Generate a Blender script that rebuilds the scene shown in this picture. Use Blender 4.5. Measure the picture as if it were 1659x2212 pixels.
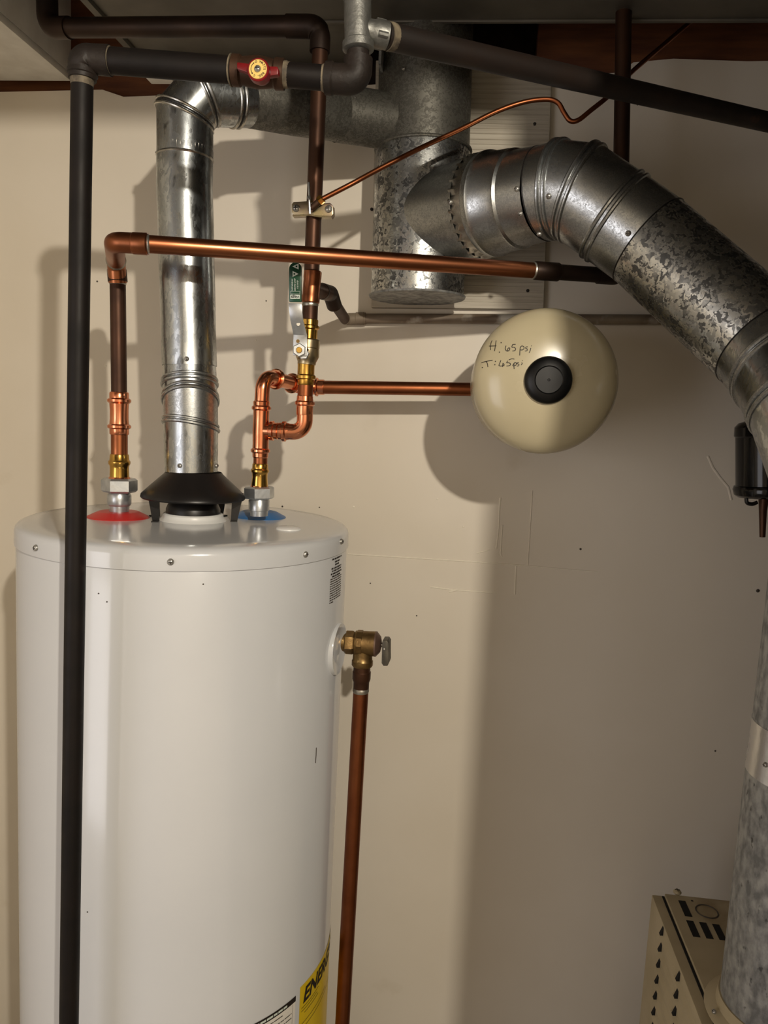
import bpy, math, random
from mathutils import Vector, Matrix
random.seed(7)
scene = bpy.context.scene
for o in list(bpy.data.objects): bpy.data.objects.remove(o)

# ------------------------------------------------------------------ camera
F, CX, CY = 1660.0, 829.5, 1106.0
CAMZ = 1.5
YAW, PITCH, ROLL = math.radians(6.0), 0.12276, 0.04982
CAM = Vector((0, 0, CAMZ))
_rz = Matrix.Rotation(YAW, 3, 'Z')
_fw = _rz @ Vector((0, math.cos(PITCH), -math.sin(PITCH)))
_r0 = _rz @ Vector((1, 0, 0))
_u0 = _r0.cross(_fw)
RT = math.cos(ROLL) * _r0 + math.sin(ROLL) * _u0
UP = math.cos(ROLL) * _u0 - math.sin(ROLL) * _r0
cd = bpy.data.cameras.new('camera'); co = bpy.data.objects.new('camera', cd)
scene.collection.objects.link(co)
cd.sensor_fit = 'VERTICAL'; cd.sensor_height = 24.0; cd.lens = 24.0 * F / 2212.0
cd.clip_start = 0.01; cd.clip_end = 50
m = Matrix((RT, UP, -_fw)).transposed().to_4x4(); m.translation = CAM
co.matrix_world = m
scene.camera = co

# ------------------------------------------------------------------ light, world, exposure
def cw(xc, d, h):            # metres right of / in front of / above the camera -> world
    v = _rz @ Vector((xc, d, 0)); return Vector((v.x, v.y, CAMZ + h))
def lamp(name, kind, loc, power, col, size, target=None, sy=None):
    ld = bpy.data.lights.new(name, kind); lo = bpy.data.objects.new(name, ld)
    scene.collection.objects.link(lo); lo.location = loc; ld.energy = power; ld.color = col
    if kind == 'AREA':
        ld.shape = 'RECTANGLE'; ld.size = size; ld.size_y = sy or size
        lo.rotation_euler = (target - Vector(loc)).to_track_quat('-Z', 'Y').to_euler()
    else: ld.shadow_soft_size = size
    return lo
lamp('ceiling_bulb_light', 'POINT', Vector((0.461, -0.598, 2.064)), 86.0, (1.0, 0.905, 0.755), 0.02)
lamp('left_fill_light', 'AREA', Vector((-1.75, -1.2, 1.10)), 13.0, (0.98, 0.96, 1.0), 1.0, Vector((-.5, 1.0, 0.9)), 1.3)  # soft fill added from the left, standing for bounced room light
w = bpy.data.worlds.new('world'); scene.world = w; w.use_nodes = True
w.node_tree.nodes['Background'].inputs[0].default_value = (1.0, 0.86, 0.70, 1)
w.node_tree.nodes['Background'].inputs[1].default_value = 0.02
scene.view_settings.view_transform = 'Standard'; scene.view_settings.look = 'None'
scene.view_settings.exposure = 0.0; scene.view_settings.gamma = 1.0
scene.view_settings.use_curve_mapping = False

# ------------------------------------------------------------------ helpers
def ray(px, py): return (_fw + RT * ((px - CX) / F) - UP * ((py - CY) / F))
def A(px, py, Y):
    r = ray(px, py); return CAM + r * (Y / r.y)
def AZ(px, py, z):
    r = ray(px, py); return CAM + r * ((z - CAMZ) / r.z)
def AX(px, py, x):
    r = ray(px, py); return CAM + r * (x / r.x)
def depth(p): return (p - CAM).dot(_fw)
def mm(px, p): return px * depth(p) / F          # pixel length -> metres at p
def s2l(c): return c / 12.92 if c <= 0.04045 else ((c + 0.055) / 1.055) ** 2.4
def rgb(r, g, b): return (s2l(r / 255), s2l(g / 255), s2l(b / 255), 1)

def perp(t):
    a = Vector((0, 0, 1)) if abs(t.z) < 0.9 else Vector((1, 0, 0))
    u = t.cross(a).normalized(); return u, t.cross(u).normalized()

class G:
    def __init__(s): s.v = []; s.f = []
    def quadstrip(s, rings, closed_ring=True, cap0=False, cap1=False, loop=False):
        n = len(rings[0]); base = len(s.v)
        for r in rings: s.v += [Vector(p) for p in r]
        k = len(rings)
        for i in range(k if loop else k - 1):
            a = base + i * n; b = base + ((i + 1) % k) * n
            for j in range(n if closed_ring else n - 1):
                j2 = (j + 1) % n
                s.f.append((a + j, a + j2, b + j2, b + j))
        if cap0: s.f.append(tuple(base + j for j in range(n))[::-1])
        if cap1: s.f.append(tuple(base + (k - 1) * n + j for j in range(n)))
        return s
    def tube(s, path, r, n=20, cap=True, closed=False):
        path = [Vector(p) for p in path]; k = len(path)
        rr = r if isinstance(r, (list, tuple)) else [r] * k
        def tan(i):
            if closed: return (path[(i + 1) % k] - path[i - 1]).normalized()
            a = path[max(i - 1, 0)]; b = path[min(i + 1, k - 1)]
            return (b - a).normalized()
        t = tan(0); u, w = perp(t); rings = []
        for i in range(k):
            t2 = tan(i)
            q = t.rotation_difference(t2); u = q @ u; t = t2
            u = (u - t * u.dot(t)).normalized(); w = t.cross(u)
            rings.append([path[i] + (u * math.cos(6.28318 * j / n) + w * math.sin(6.28318 * j / n)) * rr[i] for j in range(n)])
        return s.quadstrip(rings, True, cap and not closed, cap and not closed, closed)
    def rev(s, p0, p1, prof, n=32, cap=True, absolute=False, twist=0.0):
        """lathe round p0->p1; prof = (fraction or metres along, radius[, flute amplitude])"""
        p0 = Vector(p0); p1 = Vector(p1); L = (p1 - p0).length; t = (p1 - p0) / L; u, w = perp(t); rings = []
        for e in prof:
            ss = e[0] if absolute else e[0] * L; r = e[1]; amp = e[2] if len(e) > 2 else 0
            rings.append([p0 + t * ss + (u * math.cos(6.28318 * j / n + twist) + w * math.sin(6.28318 * j / n + twist)) * (r + (amp if j % 2 else -amp)) for j in range(n)])
        return s.quadstrip(rings, True, cap, cap)
    def prism(s, p0, p1, r, n=6, twist=0.0, bev=0.12):
        p0 = Vector(p0); p1 = Vector(p1)
        return s.rev(p0, p1, [(0, r * (1 - bev)), (bev, r), (1 - bev, r), (1, r * (1 - bev))], n, True, twist=twist)
    def box(s, lo, hi):
        x0, y0, z0 = lo; x1, y1, z1 = hi; b = len(s.v)
        s.v += [Vector(p) for p in ((x0,y0,z0),(x1,y0,z0),(x1,y1,z0),(x0,y1,z0),(x0,y0,z1),(x1,y0,z1),(x1,y1,z1),(x0,y1,z1))]
        s.f += [tuple(b + i for i in q) for q in ((0,3,2,1),(4,5,6,7),(0,1,5,4),(1,2,6,5),(2,3,7,6),(3,0,4,7))]
        return s
    def slab(s, pts, th):
        """polygon pts extruded by vector th"""
        b = len(s.v); n = len(pts); th = Vector(th)
        s.v += [Vector(p) for p in pts] + [Vector(p) + th for p in pts]
        s.f.append(tuple(range(b, b + n))); s.f.append(tuple(range(b + 2 * n - 1, b + n - 1, -1)))
        for i in range(n):
            j = (i + 1) % n; s.f.append((b + i, b + n + i, b + n + j, b + j))
        return s
    def ring(s, c, t, R, r, n=40, k=10):
        t = Vector(t).normalized(); u, w = perp(t); c = Vector(c)
        return s.tube([c + (u * math.cos(6.28318 * i / n) + w * math.sin(6.28318 * i / n)) * R for i in range(n)], r, k, closed=True)
    def strip(s, path, ups, wd):
        """flat ribbon following path with side vectors"""
        b = len(s.v)
        for p, u in zip(path, ups): s.v += [p - u * wd / 2, p + u * wd / 2]
        for i in range(len(path) - 1):
            a = b + 2 * i; s.f.append((a, a + 1, a + 3, a + 2))
        return s

ORG = {}
def link(o): scene.collection.objects.link(o); return o
def build(name, g, mat, parent=None, ang=35, loc=None, bevel=0.0, label=None):
    org = ORG.get(parent.name, Vector()) if parent else (Vector(loc) if loc is not None else Vector())
    me = bpy.data.meshes.new(name)
    me.from_pydata([tuple(v - org) for v in g.v], [], g.f)
    me.validate(); me.update()
    import bmesh
    bm = bmesh.new(); bm.from_mesh(me)
    bmesh.ops.remove_doubles(bm, verts=bm.verts, dist=1e-6)
    bmesh.ops.recalc_face_normals(bm, faces=bm.faces)
    if bevel:
        es = [e for e in bm.edges if len(e.link_faces) == 2 and e.calc_face_angle() > math.radians(40)]
        bmesh.ops.bevel(bm, geom=es, offset=bevel, segments=2, affect='EDGES', profile=0.6)
    bm.to_mesh(me); bm.free()
    for p in me.polygons: p.use_smooth = True
    me.set_sharp_from_angle(angle=math.radians(ang))
    me.materials.append(mat)
    o = link(bpy.data.objects.new(name, me))
    if parent: o.parent = parent
    else: o.location = org
    ORG[o.name] = org
    if label: o['label'] = label
    return o
def tag(o, label, cat, group=None):
    o['label'] = label; o['category'] = cat
    if group: o['group'] = group
    return o
def thing(name, label, cat, loc, group=None):
    o = link(bpy.data.objects.new(name, None)); o.location = loc; o.empty_display_size = 0.03
    ORG[o.name] = Vector(loc); return tag(o, label, cat, group)
def struct(name, g, mat, ang=35, bevel=0.0):
    o = build(name, g, mat, None, ang, bevel=bevel); o['kind'] = 'structure'; return o

def fillet(pts, r, k=8):
    pts = [Vector(p) for p in pts]; out = [pts[0]]
    for i in range(1, len(pts) - 1):
        a, b, c = pts[i - 1], pts[i], pts[i + 1]
        d1 = (a - b).normalized(); d2 = (c - b).normalized()
        ang = d1.angle(d2); tl = min(r / math.tan(ang / 2), (a - b).length * .49, (c - b).length * .49)
        rr = tl * math.tan(ang / 2); s = b + d1 * tl; e = b + d2 * tl
        bis = (d1 + d2).normalized(); cen = b + bis * (rr / math.sin(ang / 2))
        v0 = s - cen; v1 = e - cen; tot = v0.angle(v1); ax = v0.cross(v1).normalized()
        for j in range(k + 1): out.append(cen + Matrix.Rotation(tot * j / k, 3, ax) @ v0)
    out.append(pts[-1]); return out
def smooth_path(pts, k=8):
    pts = [Vector(p) for p in pts]; out = []
    P = [pts[0] * 2 - pts[1]] + pts + [pts[-1] * 2 - pts[-2]]
    for i in range(1, len(P) - 2):
        for j in range(k):
            t = j / k; a, b, c, d = P[i - 1], P[i], P[i + 1], P[i + 2]
            out.append(0.5 * ((2 * b) + (c - a) * t + (2 * a - 5 * b + 4 * c - d) * t * t + (3 * b - 3 * c + d - a) * t ** 3))
    out.append(pts[-1]); return out
def mitre_rings(pts, rad, n=48):
    """returns for every segment its two end rings (mitred at the joints)"""
    pts = [Vector(p) for p in pts]; k = len(pts)
    dirs = [(pts[i + 1] - pts[i]).normalized() for i in range(k - 1)]
    rr = rad if isinstance(rad, (list, tuple)) else [rad] * k
    res = []; u = perp(dirs[0])[0]; tprev = dirs[0]
    for i in range(k - 1):
        t = dirs[i]; u = tprev.rotation_difference(t) @ u; tprev = t
        u = (u - t * u.dot(t)).normalized(); w = t.cross(u); ends = []
        for e in (i, i + 1):
            nb = t.copy()
            if 0 < e < k - 1: nb = (dirs[e - 1] + dirs[e]).normalized()
            ring = []
            for j in range(n):
                d = (u * math.cos(6.28318 * j / n) + w * math.sin(6.28318 * j / n)) * rr[e]
                ring.append(pts[e] + d - t * (d.dot(nb) / t.dot(nb)))
            ends.append(ring)
        res.append(ends)
    return res
def arc_text(g, txt, fn, size, bold=0.0):
    """adds built-in-font text mapped by fn(u, v) to g; u centred"""
    cu = bpy.data.curves.new('t', 'FONT'); cu.body = txt; cu.size = size; cu.align_x = 'CENTER'; cu.offset = bold
    to = link(bpy.data.objects.new('t', cu)); dg = bpy.context.evaluated_depsgraph_get(); dg.update()
    me = bpy.data.meshes.new_from_object(to.evaluated_get(dg))
    b = len(g.v); g.v += [fn(v.co.x, v.co.y) for v in me.vertices]
    g.f += [tuple(b + i for i in p.vertices) for p in me.polygons]
    bpy.data.objects.remove(to); bpy.data.curves.remove(cu); bpy.data.meshes.remove(me)
    return g

# ------------------------------------------------------------------ materials
def material(name, c1, c2=None, rough=0.5, rough2=None, metal=0.0, scale=20.0, bump=0.0, bscale=None, coat=0.0,
             stretch=(1, 1, 1), lo=0.35, hi=0.65, c3=None, s3=6.0, t3=0.62, spec=0.5, detail=4.0, voronoi=False, vb=0.0, crough=0.12):
    mt = bpy.data.materials.new(name); mt.use_nodes = True; nt = mt.node_tree; N = nt.nodes; Lk = nt.links
    bs = N['Principled BSDF']; bs.inputs['Metallic'].default_value = metal; bs.inputs['Roughness'].default_value = rough
    bs.inputs['Coat Weight'].default_value = coat; bs.inputs['Coat Roughness'].default_value = crough
    bs.inputs['Specular IOR Level'].default_value = spec
    tc = N.new('ShaderNodeTexCoord'); mp = N.new('ShaderNodeMapping'); mp.inputs['Scale'].default_value = stretch
    Lk.new(tc.outputs['Object'], mp.inputs['Vector'])
    if voronoi:
        vz = N.new('ShaderNodeTexNoise'); vz.inputs['Scale'].default_value = scale * 0.6; vz.inputs['Detail'].default_value = 3
        Lk.new(mp.outputs[0], vz.inputs['Vector'])
        mx = N.new('ShaderNodeMixRGB'); mx.inputs[0].default_value = 0.035
        Lk.new(mp.outputs[0], mx.inputs[1]); Lk.new(vz.outputs['Color'], mx.inputs[2])
        no = N.new('ShaderNodeTexVoronoi'); no.inputs['Scale'].default_value = scale; Lk.new(mx.outputs[0], no.inputs['Vector'])
        sp = N.new('ShaderNodeSeparateColor'); Lk.new(no.outputs['Color'], sp.inputs[0]); fac = sp.outputs[0]
    else:
        no = N.new('ShaderNodeTexNoise'); no.inputs['Scale'].default_value = scale; no.inputs['Detail'].default_value = detail
        Lk.new(mp.outputs[0], no.inputs['Vector']); fac = no.outputs['Fac']
    mr = N.new('ShaderNodeMapRange'); mr.inputs[1].default_value = lo; mr.inputs[2].default_value = hi
    Lk.new(fac, mr.inputs[0])
    mixc = N.new('ShaderNodeMixRGB'); mixc.inputs[1].default_value = c1; mixc.inputs[2].default_value = c2 or c1
    Lk.new(mr.outputs[0], mixc.inputs[0]); outc = mixc.outputs[0]
    if c3:
        n3 = N.new('ShaderNodeTexNoise'); n3.inputs['Scale'].default_value = s3; n3.inputs['Detail'].default_value = 6
        Lk.new(mp.outputs[0], n3.inputs['Vector'])
        r3 = N.new('ShaderNodeMapRange'); r3.inputs[1].default_value = t3; r3.inputs[2].default_value = t3 + 0.08
        Lk.new(n3.outputs['Fac'], r3.inputs[0])
        m3 = N.new('ShaderNodeMixRGB'); m3.inputs[2].default_value = c3
        Lk.new(r3.outputs[0], m3.inputs[0]); Lk.new(outc, m3.inputs[1]); outc = m3.outputs[0]
    Lk.new(outc, bs.inputs['Base Color'])
    if rough2 is not None:
        rm = N.new('ShaderNodeMapRange'); rm.inputs[3].default_value = rough; rm.inputs[4].default_value = rough2
        Lk.new(mr.outputs[0], rm.inputs[0]); Lk.new(rm.outputs[0], bs.inputs['Roughness'])
    if bump or vb:
        bp = N.new('ShaderNodeBump'); bp.inputs['Strength'].default_value = bump or vb; bp.inputs['Distance'].default_value = 0.002
        if vb: Lk.new(fac, bp.inputs['Height'])
        else:
            nb = N.new('ShaderNodeTexNoise'); nb.inputs['Scale'].default_value = bscale or scale * 3; nb.inputs['Detail'].default_value = 5
            Lk.new(mp.outputs[0], nb.inputs['Vector']); Lk.new(nb.outputs['Fac'], bp.inputs['Height'])
        Lk.new(bp.outputs[0], bs.inputs['Normal'])
    return mt
M = {}
M['wall'] = material('wall_paint', rgb(231, 223, 210), rgb(225, 216, 201), 0.42, 0.50, scale=3.0, bump=0.07, bscale=55, c3=rgb(216, 206, 189), s3=5, t3=0.68)
M['ridge'] = material('paint_ridge', rgb(240, 233, 218), None, 0.4)  # lighter than the wall; the ridge highlights are put into this colour
M['board'] = material('painted_board', rgb(196, 188, 172), rgb(168, 158, 142), 0.55, scale=6, stretch=(1.2, 1, 30), bump=0.5, bscale=5, lo=0.4, hi=0.75)
M['wood'] = material('raw_wood', rgb(122, 72, 38), rgb(92, 50, 26), 0.7, scale=5, stretch=(2, 1, 14), bump=0.2)
M['darkwood'] = material('dark_wood', rgb(58, 40, 28), rgb(38, 26, 18), 0.8, scale=5, stretch=(8, 1, 8), bump=0.2)
M['concrete'] = material('floor_concrete', rgb(128, 122, 114), rgb(104, 98, 92), 0.75, scale=7, bump=0.2)
M['ceil'] = material('ceiling_boards', rgb(62, 46, 34), rgb(40, 30, 22), 0.85, scale=4, stretch=(10, 1, 1))
M['duct'] = material('dull_duct_metal', rgb(120, 116, 108), rgb(104, 100, 92), 0.55, 0.62, metal=0.75, scale=9, bump=0.05)
M['panel'] = material('grey_panel', rgb(226, 224, 218), rgb(214, 211, 204), 0.5, scale=30, bump=0.1)
M['enamel'] = material('white_enamel', rgb(206, 208, 211), rgb(202, 204, 207), 0.13, 0.18, scale=4, coat=0.3)
M['galv'] = material('galvanised_steel', rgb(186, 191, 194), rgb(150, 154, 156), 0.21, 0.33, metal=1.0, scale=150, voronoi=True, vb=0.06, lo=0.0, hi=1.0, c3=rgb(110, 112, 112), s3=60, t3=0.62, stretch=(1, 1, .45))
M['galv2'] = material('spangled_steel', rgb(206, 208, 206), rgb(100, 101, 101), 0.27, 0.46, metal=1.0, scale=155, voronoi=True, vb=0.16, lo=0.2, hi=0.85)
M['galv3'] = material('adjustable_elbow_steel', rgb(184, 187, 188), rgb(152, 155, 156), 0.28, 0.40, metal=1.0, scale=260, voronoi=True, vb=0.08, lo=0.1, hi=0.9)
M['galvdull'] = material('weathered_galvanised', rgb(172, 173, 172), rgb(120, 121, 121), 0.46, 0.60, metal=0.5, scale=95, bump=0.5, bscale=140, c3=rgb(84, 84, 84), s3=120, t3=0.63, stretch=(1, 1, .6), detail=6.0)
M['galvshade'] = material('shaded_galvanised', rgb(108, 106, 99), rgb(84, 82, 76), 0.45, 0.56, metal=0.7, scale=220, voronoi=True, vb=0.08)  # darkened duct steel; the dimness near the ceiling is in the colour
M['crimp'] = material('crimped_steel', rgb(196, 194, 188), rgb(150, 148, 142), 0.22, 0.35, metal=1.0, scale=60)
M['tape'] = material('foil_tape', rgb(232, 231, 230), rgb(210, 209, 208), 0.18, 0.28, metal=0.8, scale=14, bump=0.8, bscale=26)
M['copper'] = material('copper_aged', rgb(172, 112, 77), rgb(142, 86, 58), 0.27, 0.38, metal=1.0, scale=9, c3=rgb(112, 68, 46), s3=14, t3=0.66)
M['copnew'] = material('copper_new', rgb(232, 158, 120), rgb(214, 132, 94), 0.15, 0.25, metal=1.0, scale=30)
M['coppipe'] = material('copper_pipe_red', rgb(160, 98, 64), rgb(132, 76, 48), 0.32, 0.44, metal=1.0, scale=16)
M['copdark'] = material('copper_tarnished_shaded', rgb(82, 54, 38), rgb(58, 38, 28), 0.40, 0.52, metal=0.7, scale=11, c3=rgb(48, 32, 24), s3=10, t3=0.6)  # tarnish, but on the tall riser the dark tone stands for shade
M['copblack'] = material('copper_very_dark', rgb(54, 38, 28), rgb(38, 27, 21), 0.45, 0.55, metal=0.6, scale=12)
M['solder'] = material('solder_ring', rgb(186, 184, 176), rgb(128, 118, 104), 0.35, 0.5, metal=0.9, scale=70, bump=0.3)
M['brass'] = material('brass', rgb(212, 172, 92), rgb(190, 146, 68), 0.16, 0.28, metal=1.0, scale=30)
M['brassdull'] = material('bronze_cast', rgb(148, 122, 80), rgb(112, 88, 56), 0.36, 0.5, metal=0.95, scale=40, bump=0.25, bscale=120)
M['nickel'] = material('plated_valve_body', rgb(186, 172, 142), rgb(166, 150, 120), 0.30, 0.38, metal=1.0, scale=60)
M['zinc'] = material('zinc_plated', rgb(204, 208, 212), rgb(176, 180, 184), 0.28, 0.40, metal=0.85, scale=60, bump=0.08)
M['zinccast'] = material('galvanised_fitting', rgb(140, 140, 136), rgb(112, 112, 108), 0.45, 0.55, metal=0.8, scale=70, bump=0.3)
M['yzinc'] = material('yellow_zinc', rgb(176, 164, 128), rgb(150, 132, 124), 0.26, 0.34, metal=1.0, scale=40)
M['steel'] = material('screw_steel', rgb(196, 194, 188), rgb(150, 148, 144), 0.35, metal=0.75, scale=200)
M['iron'] = material('black_iron', rgb(26, 21, 19), rgb(18, 15, 14), 0.50, 0.60, metal=0.0, scale=24, bump=0.08, bscale=120, c3=rgb(46, 40, 36), s3=36, t3=0.70, spec=0.22)
M['ironfit'] = material('iron_fitting', rgb(38, 31, 27), rgb(30, 25, 22), 0.50, 0.60, metal=0.0, scale=30, bump=0.3, bscale=160, spec=0.3)
M['ironrust'] = material('rusty_iron', rgb(42, 32, 27), rgb(30, 24, 21), 0.45, 0.58, metal=0.2, scale=18, c3=rgb(72, 46, 33), s3=20, t3=0.68)
M['dope'] = material('thread_sealant', rgb(136, 124, 102), rgb(56, 48, 41), 0.7, scale=60, bump=0.4)
M['black'] = material('black_hood_metal', rgb(30, 27, 26), rgb(22, 20, 20), 0.34, 0.44, metal=0.2, scale=14, bump=0.06)
M['blackgloss'] = material('black_gloss_paint', rgb(12, 11, 12), rgb(9, 8, 9), 0.12, scale=14, spec=0.3)
M['blackplastic'] = material('black_plastic', rgb(8, 8, 9), rgb(12, 12, 13), 0.32, 0.42, scale=20, spec=0.35)
M['greyplastic'] = material('charcoal_plastic', rgb(25, 25, 27), rgb(20, 20, 22), 0.5, scale=20, spec=0.35)
M['red'] = material('red_plastic', rgb(206, 44, 40), rgb(196, 38, 36), 0.38, scale=20)
M['blue'] = material('blue_plastic', rgb(30, 110, 176), rgb(26, 98, 162), 0.38, scale=20)
M['redpaint'] = material('red_handle_paint', rgb(124, 16, 22), rgb(106, 11, 16), 0.35, scale=20)
M['yellowdisc'] = material('yellow_disc', rgb(238, 204, 120), rgb(230, 194, 108), 0.4, scale=20)
M['green'] = material('green_vinyl', rgb(4, 68, 44), rgb(3, 58, 37), 0.26, scale=20)
M['whiteprint'] = material('white_print', rgb(206, 216, 208), None, 0.5)
M['whiteplastic'] = material('white_plastic', rgb(232, 232, 230), None, 0.35)
M['ink'] = material('black_ink', rgb(30, 22, 18), None, 0.6)
M['greyink'] = material('grey_ink', rgb(70, 62, 54), None, 0.6)
M['beige'] = material('beige_tank_paint', rgb(186, 175, 145), rgb(180, 169, 139), 0.24, 0.28, scale=8, coat=0.3)
M['yellow'] = material('yellow_label', rgb(226, 196, 22), rgb(218, 186, 16), 0.4, scale=20)
M['paper'] = material('white_label', rgb(226, 222, 214), None, 0.4)
M['furnace'] = material('furnace_beige', rgb(180, 166, 136), rgb(166, 152, 122), 0.5, 0.6, scale=12, c3=rgb(134, 114, 80), s3=5, t3=0.60)
M['levergrey'] = material('lever_zinc', rgb(104, 100, 90), rgb(84, 80, 72), 0.45, metal=0.7, scale=60)
M['bonnet'] = material('bonnet_brown', rgb(122, 98, 86), rgb(104, 82, 72), 0.45, metal=0.5, scale=40)
M['valvebrown'] = material('dark_bronze_shaded_brass', rgb(84, 60, 44), rgb(64, 45, 34), 0.45, 0.55, metal=0.6, scale=30)
M['void'] = material('opening_shade', rgb(12, 10, 9), None, 0.9)  # flat dark colour standing for the shade inside slots, gap and louvers
M['wpipe'] = material('paint_splashed_pipe', rgb(150, 138, 120), rgb(88, 66, 52), 0.5, 0.55, metal=0.1, scale=7, c3=rgb(206, 200, 188), s3=9, t3=0.55)

# ------------------------------------------------------------------ setting
YW = 1.41
TOPZ = [(-1.02, 2.056), (-0.70, 2.064), (-0.66, 2.052), (-0.45, 2.06), (-0.2, 2.075), (0.10, 2.088), (0.215, 2.096), (0.235, 2.112), (0.30, 2.118), (0.42, 2.114), (0.6, 2.118), (2.6, 2.12)]
wp = [Vector((-2.6, YW, 0)), Vector((2.6, YW, 0))] + [Vector((x, YW, z)) for x, z in reversed(TOPZ)] + [Vector((-2.6, YW, 2.056))]
wb = struct('wall_back', G().slab(wp, (0, 0.12, 0)), M['wall'])
struct('wall_left', G().box((-1.14, 0.40, 0), (-1.02, YW, 2.46)), M['wall'])
struct('floor', G().box((-2.3, -1.9, -0.1), (2.1, YW + 0.12, 0)), M['concrete'])
struct('ceiling', G().box((-2.3, -1.9, 2.46), (2.1, YW + 0.3, 2.5)), M['ceil'])
struct('wall_room_rear', G().box((-2.2, -1.9, 0), (2.0, -1.8, 2.46)), M['wall'])
struct('wall_room_left', G().box((-2.3, -1.9, 0), (-2.2, 0.40, 2.46)), M['wall'])
struct('wall_room_right', G().box((2.0, -1.9, 0), (2.1, YW, 2.46)), M['wall'])
JX, JY = 0.273, 0.42
struct('wall_blocker_right', G().box((JX + 0.02, JY - 0.11, 0), (2.0, JY, 2.46)), M['wall'])  # unseen wall added beside the jamb to keep the bulb off the right
struct('wall_front_left', G().box((-2.2, 0.30, 0), (-1.14, 0.40, 2.46)), M['wall'])
struct('trim_1', G().box((JX, JY - 0.12, 0), (JX + 0.02, JY + 0.01, 2.3)), M['ridge'], bevel=0.002)  # unseen jamb added to cast the vertical shadow edge on wall and tank
struct('wall_blocker_header', G().box((-1.14, JY - 0.11, 2.04), (JX, JY, 2.46)), M['wall'])  # unseen header added to keep the bulb off the overhead pipes
# rim joist and joists above the wall
rim = struct('trim_2', G().box((-2.6, YW + 0.025, 2.04), (-0.52, YW + 0.065, 2.46)), M['wood'])
struct('trim_3', G().box((0.075, YW + 0.025, 2.04), (2.6, YW + 0.065, 2.46)), M['wood'])
struct('trim_4', G().box((-0.62, YW + 0.121, 2.0), (0.30, YW + 0.16, 2.46)), M['darkwood'])
for i, x in enumerate((-1.0, -0.60, 0.62)):
    struct('trim_%d' % (5 + i), G().box((x - 0.02, 0.45, 2.24), (x + 0.02, YW + 0.02, 2.459)), M['darkwood'])
# paint ridges, tape seams and specks on the drywall
def ridge(pts, wpx, name='paint_ridge', mat='ridge', Y=YW, bulge=0.0012):
    P = [A(x, y, Y) for x, y in pts]
    r = mm(wpx, P[0]) / 2; g = G(); rings = []
    for i, p in enumerate(P):
        t = (P[min(i + 1, len(P) - 1)] - P[max(i - 1, 0)]).normalized(); n = Vector((0, -1, 0)); sd = t.cross(n)
        rings.append([p - sd * r, p + n * bulge - sd * r * .4, p + n * bulge + sd * r * .4, p + sd * r])
    g.quadstrip(rings, False); return build(name, g, M[mat], wb)
ridge([(752, 1197), (900, 1206), (1000, 1212), (1080, 1218), (1140, 1222), (1215, 1229), (1290, 1235)], 3)
ridge([(930, 1268), (985, 1275), (1072, 1281)], 3); ridge([(970, 1279), (985, 1275)], 4)
ridge([(1081, 1075), (1078, 1105), (1077, 1140), (1072, 1185)], 4)
ridge([(1085, 1134), (1083, 1165), (1081, 1195), (1084, 1202)], 3.5)
ridge([(1115, 1223), (1113, 1255), (1112, 1284)], 4)
ridge([(1150, 1060), (1147, 1110), (1140, 1222)], 2.5, mat='wall')
ridge([(1030, 1195), (1058, 1188)], 2.5)
ridge([(1529, 985), (1540, 1010), (1558, 1035), (1573, 1052), (1580, 1080)], 6, mat='wall')
def speck(x, y, d, mat='greyink', Y=YW):
    p = A(x, y, Y); r = mm(d, p) / 2
    return build('speck', G().rev(p + Vector((0, 0.0005, 0)), p + Vector((0, -0.0012, 0)), [(0, r), (0.6, r), (1, r * .5)], 8), M[mat], wb)
for x, y, d in ((1254, 1186, 5), (1637, 1276, 8), (1377, 226, 4), (580, 1090, 3), (610, 1094, 4), (690, 1096, 3), (575, 650, 3), (800, 1260, 3), (210, 608, 4), (1545, 1622, 4), (900, 1330, 3)): speck(x, y, d)
for x, y, d in ((1001, 1138, 4), (764, 1095, 5), (945, 1078, 4), (553, 735, 3), (228, 790, 4)): speck(x, y, d, 'ridge')

# ---- painted board behind the main vent
b0, b1, b2, b3 = A(802, 664, 1.395), A(1174, 668, 1.395), A(1192, 150, 1.395), A(812, 130, 1.395)
bd = thing('backing_board', 'grooved white painted board on the wall behind the large round vent', 'board', (-0.03, 1.40, 1.70))
build('board', G().slab([b0, b1, b2, b3], (0, 0.0145, 0)), M['board'], bd, bevel=0.0015)
for k in range(46):                                              # saw-kerf grooves across the board
    y = 655 - k * 11.0 + random.uniform(-2, 2)
    xa = 806 + 0.018 * (660 - y); xb = 1172 + 0.036 * (668 - y); sl = 0.02
    pa, pb = A(xa, y - 7, 1.3945), A(xb - 2, y + (xb - xa) * sl - 7, 1.3945)
    build('groove', G().tube([pa, pb], 0.0007, 6), M['board'], bd)
for x, y in ((1140, 628), (1155, 268), (803, 452)):
    p = A(x, y, 1.395); build('nail_head', G().rev(p + Vector((0, .002, 0)), p - Vector((0, .0015, 0)), [(0, .0028), (.8, .0028), (1, .0018)], 12), M['ink'], bd)

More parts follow.
